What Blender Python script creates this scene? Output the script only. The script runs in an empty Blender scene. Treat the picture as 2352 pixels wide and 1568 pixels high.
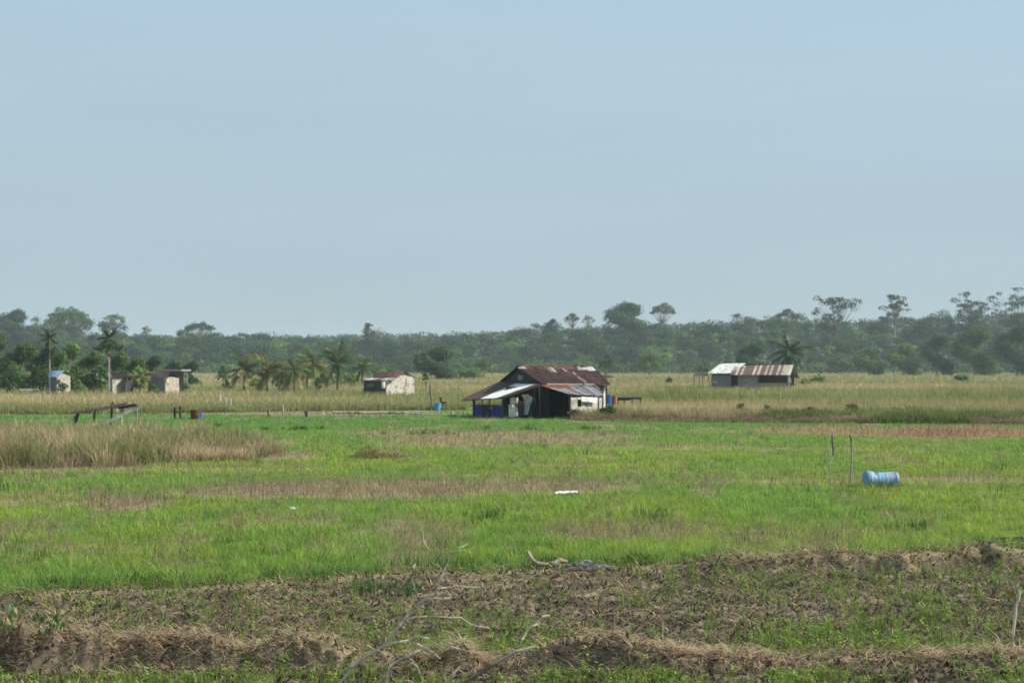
import bpy, bmesh, math, random
import numpy as np
from mathutils import Vector

rng = np.random.default_rng(11)
random.seed(11)
sc = bpy.context.scene
COL = sc.collection

# ------------------------------------------------------------------ camera maths
H = 3.6            # eye height above the field, metres
FP = 3675.0        # focal length in units of a 2352 px wide picture
HV = 838.0         # horizon row
CU = 1176.0


def P(u, v, D):
    return Vector(((u - CU) / FP * D, D, H - (v - HV) / FP * D))


def dist(v):
    return FP * H / (v - HV)


def G(u, v):
    D = dist(v)
    return ((u - CU) / FP * D, D)


def crop(x0, y0, sx, sy=None):
    sy = sy or sx
    return lambda cx, cy, D: P((x0 + cx / sx) / 1.7415, (y0 + cy / sy) / 1.7415, D)


# ------------------------------------------------------------------ numpy noise
def _hash(ix, iy, seed):
    n = (ix.astype(np.int64) * 374761393 + iy.astype(np.int64) * 668265263 + seed * 974711) & 0xFFFFFFFF
    n = ((n ^ (n >> 13)) * 1274126177) & 0xFFFFFFFF
    n = n ^ (n >> 16)
    return (n & 0xFFFF) / 65535.0


def vnoise(x, y, seed=0):
    x = np.asarray(x, float); y = np.asarray(y, float)
    ix = np.floor(x); iy = np.floor(y)
    fx = x - ix; fy = y - iy
    fx = fx * fx * (3 - 2 * fx); fy = fy * fy * (3 - 2 * fy)
    a = _hash(ix, iy, seed); b = _hash(ix + 1, iy, seed)
    c = _hash(ix, iy + 1, seed); d = _hash(ix + 1, iy + 1, seed)
    return (a * (1 - fx) + b * fx) * (1 - fy) + (c * (1 - fx) + d * fx) * fy


def fbm(x, y, seed=0, octv=4):
    s = 0; a = 0.5; t = 0
    for k in range(octv):
        s = s + a * vnoise(np.asarray(x) * 2 ** k, np.asarray(y) * 2 ** k, seed + k * 17)
        t += a; a *= 0.55
    return s / t


def sstep(a, b, x):
    t = np.clip((x - a) / (b - a), 0, 1)
    return t * t * (3 - 2 * t)


# ------------------------------------------------------------------ the lie of the land
def bank1(x, y):
    """straw bank across the very front"""
    yc = 19.35 + 0.05 * (x + 6) * 0 + 0.22 * (vnoise(x * 0.5, x * 0 + 3, 5) - 0.5) * 2 - 0.05 * (x + 6) * (x < -3.2) * 0
    hgt = 0.03 + 0.26 * sstep(.25, .75, fbm(x * 0.8, x * 0 + 1, 9)) + 0.13 * sstep(-3.6, -4.6, x)
    hgt = hgt * (0.5 + 0.45 * vnoise(x * 3, y * 3, 4) + .4 * vnoise(x * 8, y * 8, 6) + .3 * vnoise(x * 17, y * 17, 8))
    d = (y - yc)
    prof = np.where(d < 0, sstep(-0.36, -0.10, d), sstep(0.62, 0.05, d))
    return hgt * prof, prof


def b2y(x):
    return np.interp(x, [-20, -8, 0.2, 9.5, 22], [20.3, 24.8, 28.0, 29.2, 31.5]) + 0.7 * (vnoise(np.asarray(x) * 0.45, np.asarray(x) * 0 + 7, 15) - 0.5) + .25 * (vnoise(np.asarray(x) * 1.9, np.asarray(x) * 0 + 3, 16) - .5)


def bank2(x, y):
    """straw bank between the stubble plot and the green field"""
    yc = b2y(x)
    hgt = 0.02 + 0.05 * vnoise(x * 0.8, x * 0, 3) + sstep(3.0, 4.2, x) * (0.15 + 0.30 * sstep(.25, .75, fbm(x * 0.9, x * 0 + 2, 19)))
    hgt = hgt * (0.5 + 0.6 * vnoise(x * 2.5, y * 2.5, 24) + .4 * vnoise(x * 7, y * 7, 26))
    d = (y - yc)
    prof = np.where(d < 0, sstep(-0.42, -0.12, d), sstep(1.3, 0.1, d))
    return hgt * prof, prof, d


def plot_mask(x, y):
    b, p, d = bank2(x, y)
    return sstep(0.3, -0.4, d)


def gz(x, y):
    x = np.asarray(x, float); y = np.asarray(y, float)
    h1, p1 = bank1(x, y)
    h2, p2, d2 = bank2(x, y)
    pm = sstep(0.3, -0.4, d2)
    near = (y < 45)
    clod = np.where(near, (fbm(x * 1.2, y * 1.6, 31, 3) - 0.5) * 0.10 + np.abs(fbm(x * 6, y * 6.5, 37, 3) - 0.5) * -0.12 + (vnoise(x * 11, y * 10, 39) - .5) * .055 + (vnoise(x * 20, y * 17, 38) - .5) * .05, 0)
    soft = (fbm(x * 0.6, y * 0.35, 41, 3) - 0.5) * 0.07
    z = h1 + h2 + clod * pm + soft * sstep(150, 60, y)
    return z - 0.02


def gzs(x, y):
    return float(gz(np.array([x]), np.array([y]))[0])


# dry patches traced over the green field: (u, v, ru, rv, strength, reddish)
PATCH = [
    (880, 1124, 430, 22, 1.0, 0), (1240, 1118, 230, 17, 1.0, 0), (560, 1132, 180, 16, .8, 0), (285, 1156, 120, 18, .95, 0),
    (60, 1152, 130, 12, .55, 0), (150, 1135, 140, 8, .5, 0), (960, 1228, 130, 38, .55, 0), (1470, 1222, 220, 26, .6, 0),
    (1180, 1003, 300, 13, .8, .2), (1040, 1016, 190, 12, .8, .1), (1320, 1012, 160, 8, .6, .2), (930, 994, 170, 8, .6, .3),
    (2200, 992, 230, 15, 1.0, 1), (1900, 987, 210, 10, .8, .8), (1500, 1026, 260, 6, .6, 0), (1900, 1030, 300, 4, .45, 0),
    (330, 1076, 420, 6, .8, 0), (60, 1078, 120, 5, 1.0, 0), (1750, 1104, 420, 5, .75, 0), (2150, 1100, 260, 7, .75, 0), (1300, 1067, 170, 4, .6, .3),
    (1550, 1080, 150, 3, .5, .3), (640, 1046, 120, 10, .8, 0), (880, 1048, 90, 6, .6, 0), (190, 1262, 150, 20, .35, 0),
    (1760, 1236, 230, 22, .5, 0), (640, 1200, 160, 22, .35, 0), (2000, 1225, 120, 16, .3, 0), (400, 1290, 120, 12, .3, 0),
    (780, 1262, 90, 14, .35, 0), (760, 948, 300, 6, .8, 0), (560, 948, 120, 4, .6, 0), (2290, 966, 120, 7, .8, .6), (1180, 1090, 300, 4, .4, 0),
]


def uv(x, y):
    return CU + FP * x / y, HV + FP * H / y


def dryness(x, y):
    u, v = uv(x, y)
    n = fbm(x * 0.55, y * 0.22, 51, 4) - 0.5
    n2 = fbm(x * 2.0, y * 0.9, 57, 3) - 0.5
    best = np.zeros_like(u); red = np.zeros_like(u)
    for (pu, pv, ru, rv, s, r) in PATCH:
        q = ((u - pu) / ru) ** 2 + ((v - pv) / rv) ** 2
        w = s * sstep(1.35, 0.25, q + n * 1.3 + n2 * 0.8)
        red = np.where(w > best, r, red)
        best = np.maximum(best, w)
    amb = sstep(0.06, 0.30, n + 0.40 * n2) * 0.6
    return np.maximum(best, amb), red


def front_edge(u):
    """distance of the near edge of the tall dry grass, per picture column"""
    v = np.interp(u, [-900, 0, 340, 700, 1060, 1100, 1280, 1330, 1600, 1900, 2352, 3200],
                  [952, 951, 949, 944, 941, 930, 930, 962, 965, 967, 969, 970])
    return FP * H / (v - HV)


def stand_mask(x, y):
    """the clump of tall dry grass on the left, in front of the broken shelter"""
    u, v = uv(x, y)
    n = (fbm(x * 0.7, y * 0.5, 61) - 0.5) * 16
    lo = np.interp(u, [-900, 0, 300, 560, 650], [1080, 1074, 1068, 1056, 1046])
    hi = np.interp(u, [-900, 0, 400, 560, 650], [985, 988, 1000, 1016, 1030])
    return sstep(lo + 3, lo - 2, v + n * .4) * sstep(hi - 4, hi + 3, v + n) * sstep(665, 600, u + n * 2)


# ------------------------------------------------------------------ mesh builders
ORIG = {}          # world origin of everything built


class MB:
    def __init__(self):
        self.v = []; self.f = []; self.c = []; self.m = []; self.mi = 0

    def vert(self, p, c):
        self.v.append((p[0], p[1], p[2])); self.c.append(c); return len(self.v) - 1

    def face(self, ids):
        self.f.append(tuple(ids)); self.m.append(self.mi)

    def slab(self, pts, t, c=(1, 1, 1), both=True):
        """polygon with thickness t, grown backwards from its face normal"""
        pts = [Vector(p) for p in pts]
        n = Vector((0, 0, 0))
        for i in range(len(pts)):
            a, b = pts[i], pts[(i + 1) % len(pts)]
            n += a.cross(b)
        n.normalize()
        A = [self.vert(p, c) for p in pts]
        B = [self.vert(p - n * t, c) for p in pts]
        self.face(A); self.face(B[::-1])
        k = len(pts)
        for i in range(k):
            j = (i + 1) % k
            self.face((A[j], A[i], B[i], B[j]))

    def tube(self, path, radii, n=6, c=(1, 1, 1), cap=True):
        path = [Vector(p) for p in path]
        if not hasattr(radii, '__len__'):
            radii = [radii] * len(path)
        rings = []
        for i, p in enumerate(path):
            a = path[max(i - 1, 0)]; b = path[min(i + 1, len(path) - 1)]
            d = (b - a).normalized()
            e = d.cross(Vector((0, 0, 1)))
            if e.length < 1e-3:
                e = d.cross(Vector((1, 0, 0)))
            e.normalize(); g = d.cross(e)
            rings.append([self.vert(p + (e * math.cos(2 * math.pi * k / n) + g * math.sin(2 * math.pi * k / n)) * radii[i], c) for k in range(n)])
        for i in range(len(rings) - 1):
            for k in range(n):
                j = (k + 1) % n
                self.face((rings[i][k], rings[i][j], rings[i + 1][j], rings[i + 1][k]))
        if cap:
            self.face(rings[0][::-1]); self.face(rings[-1])

    def beam(self, a, b, w, h, c=(1, 1, 1), up=(0, 0, 1)):
        """rectangular timber from a to b"""
        a = Vector(a); b = Vector(b); d = (b - a).normalized(); up = Vector(up)
        s = d.cross(up)
        if s.length < 1e-3:
            s = d.cross(Vector((0, 1, 0)))
        s.normalize(); t = s.cross(d)
        ids = []
        for p in (a, b):
            for (i, j) in ((-1, -1), (1, -1), (1, 1), (-1, 1)):
                ids.append(self.vert(p + s * (w / 2 * i) + t * (h / 2 * j), c))
        q = ids
        for f in ((3, 2, 1, 0), (4, 5, 6, 7), (0, 1, 5, 4), (1, 2, 6, 5), (2, 3, 7, 6), (3, 0, 4, 7)):
            self.face([q[k] for k in f])

    def roof(self, p00, p10, p11, p01, colf, waves=40, nu=None, nv=6, amp=0.014, t=0.012, sag=0.0, edge=0.0):
        """corrugated sheeting; s runs along p00-p10 (the eave direction), t down the slope"""
        p00, p10, p11, p01 = [Vector(p) for p in (p00, p10, p11, p01)]
        n = (p10 - p00).cross(p01 - p00).normalized()
        if n.z < 0:
            n = -n
        nu = nu or waves * 4
        top = []; bot = []
        for j in range(nv + 1):
            tt = j / nv
            ra = []; rb = []
            for i in range(nu + 1):
                s = i / nu
                jag = edge * (_h1(int(s * 11.999)) - 0.5)
                t2 = tt if 0 < j < nv else tt + jag * (1 if j else 0)
                p = (p00 * (1 - s) + p10 * s) * (1 - t2) + (p01 * (1 - s) + p11 * s) * t2
                p = p + n * (amp * math.sin(2 * math.pi * waves * s)) - Vector((0, 0, sag * math.sin(math.pi * s) * (0.4 + 0.6 * tt)))
                c = colf(s, tt)
                ra.append(self.vert(p, c)); rb.append(self.vert(p - n * t, c))
            top.append(ra); bot.append(rb)
        for j in range(nv):
            for i in range(nu):
                self.face((top[j][i], top[j][i + 1], top[j + 1][i + 1], top[j + 1][i]))
                self.face((bot[j][i + 1], bot[j][i], bot[j + 1][i], bot[j + 1][i + 1]))
        for i in range(nu):
            self.face((top[0][i + 1], top[0][i], bot[0][i], bot[0][i + 1]))
            self.face((top[nv][i], top[nv][i + 1], bot[nv][i + 1], bot[nv][i]))
        for j in range(nv):
            self.face((top[j][0], top[j + 1][0], bot[j + 1][0], bot[j][0]))
            self.face((top[j + 1][nu], top[j][nu], bot[j][nu], bot[j + 1][nu]))

    def build(self, name, mat, parent=None, origin=None):
        if parent is not None and origin is None:
            origin = Vector(ORIG[parent.name])
        o = Vector(origin) if origin is not None else Vector((0, 0, 0))
        me = bpy.data.meshes.new(name)
        me.from_pydata([(a[0] - o.x, a[1] - o.y, a[2] - o.z) for a in self.v], [], self.f)
        mats = mat if isinstance(mat, (list, tuple)) else [mat]
        for m in mats:
            me.materials.append(m)
        if len(mats) > 1:
            me.polygons.foreach_set('material_index', self.m)
        a = me.color_attributes.new('Col', 'FLOAT_COLOR', 'POINT')
        c = np.ones((len(self.v), 4), np.float32); c[:, :3] = np.array(self.c, np.float32).reshape(-1, 3)
        a.data.foreach_set('color', c.ravel())
        me.update()
        ob = bpy.data.objects.new(name, me)
        COL.objects.link(ob)
        ORIG[ob.name] = tuple(o)
        if parent is not None:
            ob.parent = parent
        else:
            ob.location = o
        return ob


def _h1(k):
    return (math.sin(k * 127.1 + 3.7) * 43758.5453) % 1.0


def tag(o, label, cat, group=None, kind=None):
    o['label'] = label; o['category'] = cat
    if group: o['group'] = group
    if kind: o['kind'] = kind
    return o


def thing(name, label, cat, loc, group=None):
    o = bpy.data.objects.new(name, None)
    COL.objects.link(o)
    o.location = loc; ORIG[o.name] = tuple(loc)
    o.empty_display_size = 0.2
    return tag(o, label, cat, group)


def np_mesh(name, verts, faces_sizes, loops, cols, mats, parent=None, origin=(0, 0, 0), mi=None):
    verts = np.asarray(verts, np.float32).reshape(-1, 3) - np.asarray(origin, np.float32)
    me = bpy.data.meshes.new(name)
    me.vertices.add(len(verts)); me.vertices.foreach_set('co', verts.ravel())
    loops = np.asarray(loops, np.int32).ravel(); sizes = np.asarray(faces_sizes, np.int32).ravel()
    me.loops.add(len(loops)); me.loops.foreach_set('vertex_index', loops)
    me.polygons.add(len(sizes))
    starts = np.concatenate(([0], np.cumsum(sizes)[:-1])).astype(np.int32)
    me.polygons.foreach_set('loop_start', starts)
    me.polygons.foreach_set('loop_total', sizes)
    for m in mats: me.materials.append(m)
    if mi is not None: me.polygons.foreach_set('material_index', np.asarray(mi, np.int32))
    a = me.color_attributes.new('Col', 'FLOAT_COLOR', 'POINT')
    c = np.ones((len(verts), 4), np.float32); c[:, :3] = cols
    a.data.foreach_set('color', c.ravel())
    me.update(calc_edges=True); me.validate()
    ob = bpy.data.objects.new(name, me)
    COL.objects.link(ob)
    if parent is not None: ob.parent = parent
    else: ob.location = origin
    return ob


def blade_arrays(x, y, z, h, w, lean, cb, ct, az=None, laz=None):
    """n grass blades of five points: quad below, triangle above"""
    n = len(x)
    az = rng.uniform(0, 2 * np.pi, n) if az is None else az
    laz = rng.uniform(0, 2 * np.pi, n) if laz is None else laz
    wx = np.cos(az) * w / 2; wy = np.sin(az) * w / 2
    lx = np.cos(laz) * lean; ly = np.sin(laz) * lean
    V = np.empty((n, 5, 3), np.float32)
    V[:, 0] = np.stack([x - wx, y - wy, z - 0.03], 1)
    V[:, 1] = np.stack([x + wx, y + wy, z - 0.03], 1)
    mx = x + lx * .33; my = y + ly * .33; mz = z + h * .58
    V[:, 2] = np.stack([mx - wx * .8, my - wy * .8, mz], 1)
    V[:, 3] = np.stack([mx + wx * .8, my + wy * .8, mz], 1)
    V[:, 4] = np.stack([x + lx, y + ly, z + h], 1)
    C = np.empty((n, 5, 3), np.float32)
    C[:, 0] = cb; C[:, 1] = cb
    C[:, 2] = (cb + ct) / 2; C[:, 3] = (cb + ct) / 2; C[:, 4] = ct
    return V, C


def blades_object(name, parts, mat):
    V = np.concatenate([p[0] for p in parts]); C = np.concatenate([p[1] for p in parts])
    n = len(V)
    base = (np.arange(n) * 5)[:, None]
    loops = base + np.array([0, 1, 3, 2, 2, 3, 4])[None]
    sizes = np.tile([4, 3], n)
    return np_mesh(name, V.reshape(-1, 3), sizes, loops, C.reshape(-1, 3), [mat])


def quads(cent, nrm, size, col, asp=1.0):
    n = len(cent)
    a = rng.normal(size=(n, 3))
    t = np.cross(nrm, a); t /= np.linalg.norm(t, axis=1, keepdims=True) + 1e-9
    b = np.cross(nrm, t)
    t = t * (size * .5)[:, None]; b = b * (size * .5 * asp)[:, None]
    k = rng.uniform(.25, 1.0, (n, 4, 1))       # ragged leaf clumps, not squares
    V = np.stack([cent - t * k[:, 0] - b * .3, cent + b * k[:, 1] - t * .2, cent + t * k[:, 2] + b * .3, cent - b * k[:, 3] + t * .2], 1)
    C = np.repeat(col[:, None, :], 4, 1)
    return V.astype(np.float32), C.astype(np.float32)


# ------------------------------------------------------------------ materials
def new_mat(name):
    m = bpy.data.materials.new(name); m.use_nodes = True
    nt = m.node_tree; nt.nodes.clear()
    return m, nt, nt.nodes.new('ShaderNodeOutputMaterial')


def mat_foliage(name, trans=0.35, tint=(1, 1, 1), rough=0.75, spec=0.12):
    m, nt, out = new_mat(name)
    N = nt.nodes; L = nt.links
    at = N.new('ShaderNodeAttribute'); at.attribute_name = 'Col'
    mul = N.new('ShaderNodeMix'); mul.data_type = 'RGBA'; mul.blend_type = 'MULTIPLY'; mul.inputs[0].default_value = 1
    mul.inputs[7].default_value = (*tint, 1)
    L.new(at.outputs['Color'], mul.inputs[6])
    d = N.new('ShaderNodeBsdfPrincipled'); d.inputs['Roughness'].default_value = rough
    d.inputs['Specular IOR Level'].default_value = spec
    t = N.new('ShaderNodeBsdfTranslucent')
    L.new(mul.outputs[2], d.inputs['Base Color']); L.new(mul.outputs[2], t.inputs['Color'])
    mx = N.new('ShaderNodeMixShader'); mx.inputs[0].default_value = trans
    L.new(d.outputs[0], mx.inputs[1]); L.new(t.outputs[0], mx.inputs[2])
    L.new(mx.outputs[0], out.inputs[0])
    return m


def mat_surface(name, scale=6.0, lo=0.6, hi=1.25, rough=0.8, spec=0.2, metal=0.0, stretch=(1, 1, 1), stain=None, stain_amt=0.0, stain_scale=2.0, bump=0.15, base=None):
    """vertex colour (the thing's own paint, sheet by sheet) worn by procedural noise and stains"""
    m, nt, out = new_mat(name)
    N = nt.nodes; L = nt.links
    tc = N.new('ShaderNodeTexCoord'); mp = N.new('ShaderNodeMapping'); mp.inputs['Scale'].default_value = stretch
    L.new(tc.outputs['Object'], mp.inputs[0])
    ns = N.new('ShaderNodeTexNoise'); ns.inputs['Scale'].default_value = scale; ns.inputs['Detail'].default_value = 6; ns.inputs['Roughness'].default_value = .65
    L.new(mp.outputs[0], ns.inputs[0])
    mr = N.new('ShaderNodeMapRange'); mr.inputs[1].default_value = .3; mr.inputs[2].default_value = .7; mr.inputs[3].default_value = lo; mr.inputs[4].default_value = hi
    L.new(ns.outputs[0], mr.inputs[0])
    if base is None:
        at = N.new('ShaderNodeAttribute'); at.attribute_name = 'Col'; src = at.outputs['Color']
    else:
        rg = N.new('ShaderNodeRGB'); rg.outputs[0].default_value = (*base, 1); src = rg.outputs[0]
    mul = N.new('ShaderNodeVectorMath'); mul.operation = 'SCALE'
    L.new(src, mul.inputs[0]); L.new(mr.outputs[0], mul.inputs['Scale'])
    colr = mul.outputs[0]
    if stain:
        n2 = N.new('ShaderNodeTexNoise'); n2.inputs['Scale'].default_value = stain_scale; n2.inputs['Detail'].default_value = 8
        L.new(mp.outputs[0], n2.inputs[0])
        r2 = N.new('ShaderNodeMapRange'); r2.inputs[1].default_value = .62 - stain_amt * .3; r2.inputs[2].default_value = .72 - stain_amt * .2
        L.new(n2.outputs[0], r2.inputs[0])
        mx = N.new('ShaderNodeMix'); mx.data_type = 'RGBA'
        L.new(r2.outputs[0], mx.inputs[0]); L.new(colr, mx.inputs[6]); mx.inputs[7].default_value = (*stain, 1)
        colr = mx.outputs[2]
    p = N.new('ShaderNodeBsdfPrincipled'); p.inputs['Roughness'].default_value = rough
    p.inputs['Specular IOR Level'].default_value = spec; p.inputs['Metallic'].default_value = metal
    L.new(colr, p.inputs['Base Color'])
    bp = N.new('ShaderNodeBump'); bp.inputs['Strength'].default_value = bump; bp.inputs['Distance'].default_value = .02
    L.new(ns.outputs[0], bp.inputs['Height']); L.new(bp.outputs[0], p.inputs['Normal'])
    L.new(p.outputs[0], out.inputs[0])
    return m


M_blade = mat_foliage('grass_blades', .42)
M_dry = mat_foliage('dry_stems', .30, rough=.8)
M_leaf = mat_foliage('tree_leaves', .30, rough=.7)
M_palm = mat_foliage('palm_leaves', .30, rough=.5, spec=.3)
M_bark = mat_surface('bark', 3, .6, 1.3, stretch=(3, 3, .7))
M_wood = mat_surface('weathered_wood', 5, .55, 1.3, stretch=(1, 1, 6))
M_metal = mat_surface('sheet_metal', 4, .6, 1.25, rough=.65, spec=.25, stain=(.075, .036, .028), stain_amt=.12, stain_scale=1.3)
M_rust = mat_surface('rusted_sheet', 3, .65, 1.35, rough=.85, stain=(.035, .018, .016), stain_amt=.35, stain_scale=2.2)
M_tarp = mat_surface('tarpaulin', 3, .75, 1.2, rough=.5, spec=.3)
M_paint = mat_surface('worn_paint', 3, .62, 1.2, rough=.8, stain=(.20, .175, .14), stain_amt=.38, stain_scale=1.8)
M_plastic = mat_surface('plastic', 3, .85, 1.1, rough=.45, spec=.4)
M_drum = mat_surface('faded_drum', 5, .8, 1.15, rough=.5, spec=.35, stain=(.30, .22, .12), stain_amt=.26, stain_scale=5.5)


def mat_ground():
    m, nt, out = new_mat('field_soil')
    N = nt.nodes; L = nt.links
    at = N.new('ShaderNodeAttribute'); at.attribute_name = 'Col'
    tc = N.new('ShaderNodeTexCoord')
    n1 = N.new('ShaderNodeTexNoise'); n1.inputs['Scale'].default_value = 9; n1.inputs['Detail'].default_value = 8; n1.inputs['Roughness'].default_value = .7
    n2 = N.new('ShaderNodeTexNoise'); n2.inputs['Scale'].default_value = 1.1; n2.inputs['Detail'].default_value = 6
    L.new(tc.outputs['Object'], n1.inputs[0]); L.new(tc.outputs['Object'], n2.inputs[0])
    ad = N.new('ShaderNodeMath'); ad.operation = 'MULTIPLY'
    r1 = N.new('ShaderNodeMapRange'); r1.inputs[1].default_value = .25; r1.inputs[2].default_value = .75; r1.inputs[3].default_value = .45; r1.inputs[4].default_value = 1.6
    r2 = N.new('ShaderNodeMapRange'); r2.inputs[1].default_value = .3; r2.inputs[2].default_value = .7; r2.inputs[3].default_value = .75; r2.inputs[4].default_value = 1.25
    L.new(n1.outputs[0], r1.inputs[0]); L.new(n2.outputs[0], r2.inputs[0])
    L.new(r1.outputs[0], ad.inputs[0]); L.new(r2.outputs[0], ad.inputs[1])
    mul = N.new('ShaderNodeVectorMath'); mul.operation = 'SCALE'
    L.new(at.outputs['Color'], mul.inputs[0]); L.new(ad.outputs[0], mul.inputs['Scale'])
    p = N.new('ShaderNodeBsdfPrincipled'); p.inputs['Roughness'].default_value = .95; p.inputs['Specular IOR Level'].default_value = .1
    L.new(mul.outputs[0], p.inputs['Base Color'])
    bp = N.new('ShaderNodeBump'); bp.inputs['Strength'].default_value = .5; bp.inputs['Distance'].default_value = .04
    L.new(n1.outputs[0], bp.inputs['Height']); L.new(bp.outputs[0], p.inputs['Normal'])
    L.new(p.outputs[0], out.inputs[0])
    return m


M_ground = mat_ground()

A3 = lambda *c: np.array(c, float)
SOIL = A3(.073, .060, .043); STRAW = A3(.42, .325, .215); GREEN = A3(.195, .322, .064); DRY = A3(.31, .240, .150)
RED = A3(.22, .125, .070); TAN = A3(.52, .435, .255); OLIVE = A3(.12, .15, .045)


def lerp(a, b, t):
    t = np.asarray(t)[..., None]
    return a * (1 - t) + b * t


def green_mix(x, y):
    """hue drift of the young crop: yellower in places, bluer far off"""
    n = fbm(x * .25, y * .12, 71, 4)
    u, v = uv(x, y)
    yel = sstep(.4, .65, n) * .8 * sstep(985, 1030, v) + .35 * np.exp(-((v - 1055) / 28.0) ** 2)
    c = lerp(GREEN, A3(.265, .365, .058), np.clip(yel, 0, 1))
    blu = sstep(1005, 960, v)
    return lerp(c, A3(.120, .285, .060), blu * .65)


# ------------------------------------------------------------------ ground sheet
def build_ground():
    vs = np.concatenate([np.array([838.0 + FP * H / y for y in (2600, 2000, 1500, 1200, 1000)]), np.arange(852, 960, 2.0), np.arange(960, 1290, 1.6),
                         np.arange(1290, 1590, .9), np.array([1595, 1610, 1640, 1700, 1800, 2000, 2500, 3500, 5000, 9000.0])])
    D = FP * H / (vs - HV)
    us = np.linspace(-1.0, 1.0, 1200)
    half = D * .46 + 8.0
    X = us[None, :] * half[:, None]; Y = np.repeat(D[:, None], len(us), 1)
    Z = gz(X, Y)
    dry, red = dryness(X, Y)
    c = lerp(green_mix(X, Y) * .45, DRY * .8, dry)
    c = lerp(c, RED, red * dry)
    b2, p2, d2 = bank2(X, Y); pm = sstep(.3, -.4, d2)
    soil = lerp(SOIL, SOIL * 1.5, sstep(.4, .7, fbm(X * 1.5, Y * 1.1, 81, 4)))
    soil = lerp(soil, STRAW * .55, sstep(.50, .72, fbm(X * 3.2, Y * 5.1, 87, 4)) * .7)
    c = lerp(c, soil, pm)
    st = np.clip(p2 * sstep(-.5, .1, d2), 0, 1) * .8
    c = lerp(c, STRAW * .62, st)
    b1, p1 = bank1(X, Y)
    c = lerp(c, STRAW * .5, p1 * .8)
    U, V = uv(X, Y)
    tall = sstep(-1.0, 1.5, Y - front_edge(U))
    c = lerp(c, A3(.24, .21, .10), tall)
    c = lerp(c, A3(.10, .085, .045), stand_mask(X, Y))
    nr, nc = X.shape
    idx = np.arange(nr * nc).reshape(nr, nc)
    q = np.stack([idx[1:, :-1], idx[1:, 1:], idx[:-1, 1:], idx[:-1, :-1]], -1).reshape(-1, 4)
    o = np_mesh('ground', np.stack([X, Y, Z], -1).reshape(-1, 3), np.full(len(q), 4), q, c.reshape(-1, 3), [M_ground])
    o.data.polygons.foreach_set('use_smooth', np.ones(len(q), bool))
    o['kind'] = 'structure'; o['label'] = 'flat farm field with green crop, dry patches and a ploughed plot'
    return o


build_ground()


# ------------------------------------------------------------------ grasses (nobody could count them)
def screen_samples(n, u0, u1, v0, v1):
    u = rng.uniform(u0, u1, n); v = rng.uniform(v0, v1, n)
    D = FP * H / (v - HV)
    return (u - CU) / FP * D, D, u, v


def pxw(y, k):
    """blade width that stays about k pixels of a 1024 px picture at distance y"""
    return k * y * 2.297 / FP


def build_green():
    x, y, u, v = screen_samples(579600, -620, 2980, 950, 1395)
    b2, p2, d2 = bank2(x, y)
    dry, red = dryness(x, y)
    keep = (d2 > .1) & (y < front_edge(u) - .2) & (stand_mask(x, y) < .5) & (rng.random(len(x)) > dry * .80)
    patch = np.clip((fbm(x * 1.5, y * .8, 91, 4) - .5) * 1.9 + .5, 0, 1)
    keep &= rng.random(len(x)) < .25 + patch * 1.2
    x, y, u, v, dry, patch = [a[keep] for a in (x, y, u, v, dry, patch)]
    n = len(x)
    z = gz(x, y)
    d2 = bank2(x, y)[2]
    h = rng.gamma(4, 1 / 4, n) * (.035 + .115 * patch) * (1 - .35 * dry) * (1 + .6 * sstep(1.2, .2, d2))
    w = np.maximum(.010, pxw(y, .62)) * rng.uniform(.7, 1.3, n)
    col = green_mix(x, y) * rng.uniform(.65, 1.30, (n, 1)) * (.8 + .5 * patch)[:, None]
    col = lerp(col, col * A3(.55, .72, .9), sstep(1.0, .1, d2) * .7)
    yl = rng.random(n) < .07 + .25 * dry
    col[yl] = DRY * rng.uniform(.8, 1.4, (yl.sum(), 1))
    return [blade_arrays(x, y, z, h, w, h * rng.uniform(.3, 1.3, n), col * .8, col * 1.15)]


o = blades_object('green_grass', build_green(), M_blade)
tag(o, 'bright green young crop and grass covering the middle of the field', 'grass', kind='stuff')


def build_dry_stalks():
    x, y, u, v = screen_samples(327600, -620, 2980, 945, 1340)
    dry, red = dryness(x, y)
    d2 = bank2(x, y)[2]
    keep = (d2 > .3) & (y < front_edge(u)) & (stand_mask(x, y) < .5) & (rng.random(len(x)) < dry ** 1.4 * .62)
    x, y, u, v, red = [a[keep] for a in (x, y, u, v, red)]
    n = len(x); z = gz(x, y)
    h = rng.gamma(5, 1 / 5, n) * .27
    w = np.maximum(.006, pxw(y, .42)) * rng.uniform(.7, 1.3, n)
    col = lerp(DRY * A3(.92, .95, 1.0), RED * 1.15, red * rng.uniform(.3, 1, n)) * rng.uniform(.6, 1.25, (n, 1))
    P1 = blade_arrays(x, y, z, h, w, h * rng.uniform(.2, 1.6, n), col * .8, col * 1.15)
    # flattened bleached stems lying along the paths
    x, y, u, v = screen_samples(75600, -620, 2980, 945, 1340)
    dry, red = dryness(x, y)
    keep = (bank2(x, y)[2] > .3) & (y < front_edge(u)) & (rng.random(len(x)) < dry ** 2 * .5)
    x, y = x[keep], y[keep]; n = len(x)
    col = STRAW * rng.uniform(.6, 1.2, (n, 1))
    P2 = blade_arrays(x, y, gz(x, y) + .03, rng.uniform(.02, .10, n), np.maximum(.01, pxw(y, .6)), rng.uniform(.2, .6, n), col, col)
    return [P1, P2]


o = blades_object('dry_stalks', build_dry_stalks(), M_dry)
tag(o, 'brown dead stalks standing in patches over the green field', 'dry grass', kind='stuff')


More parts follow.
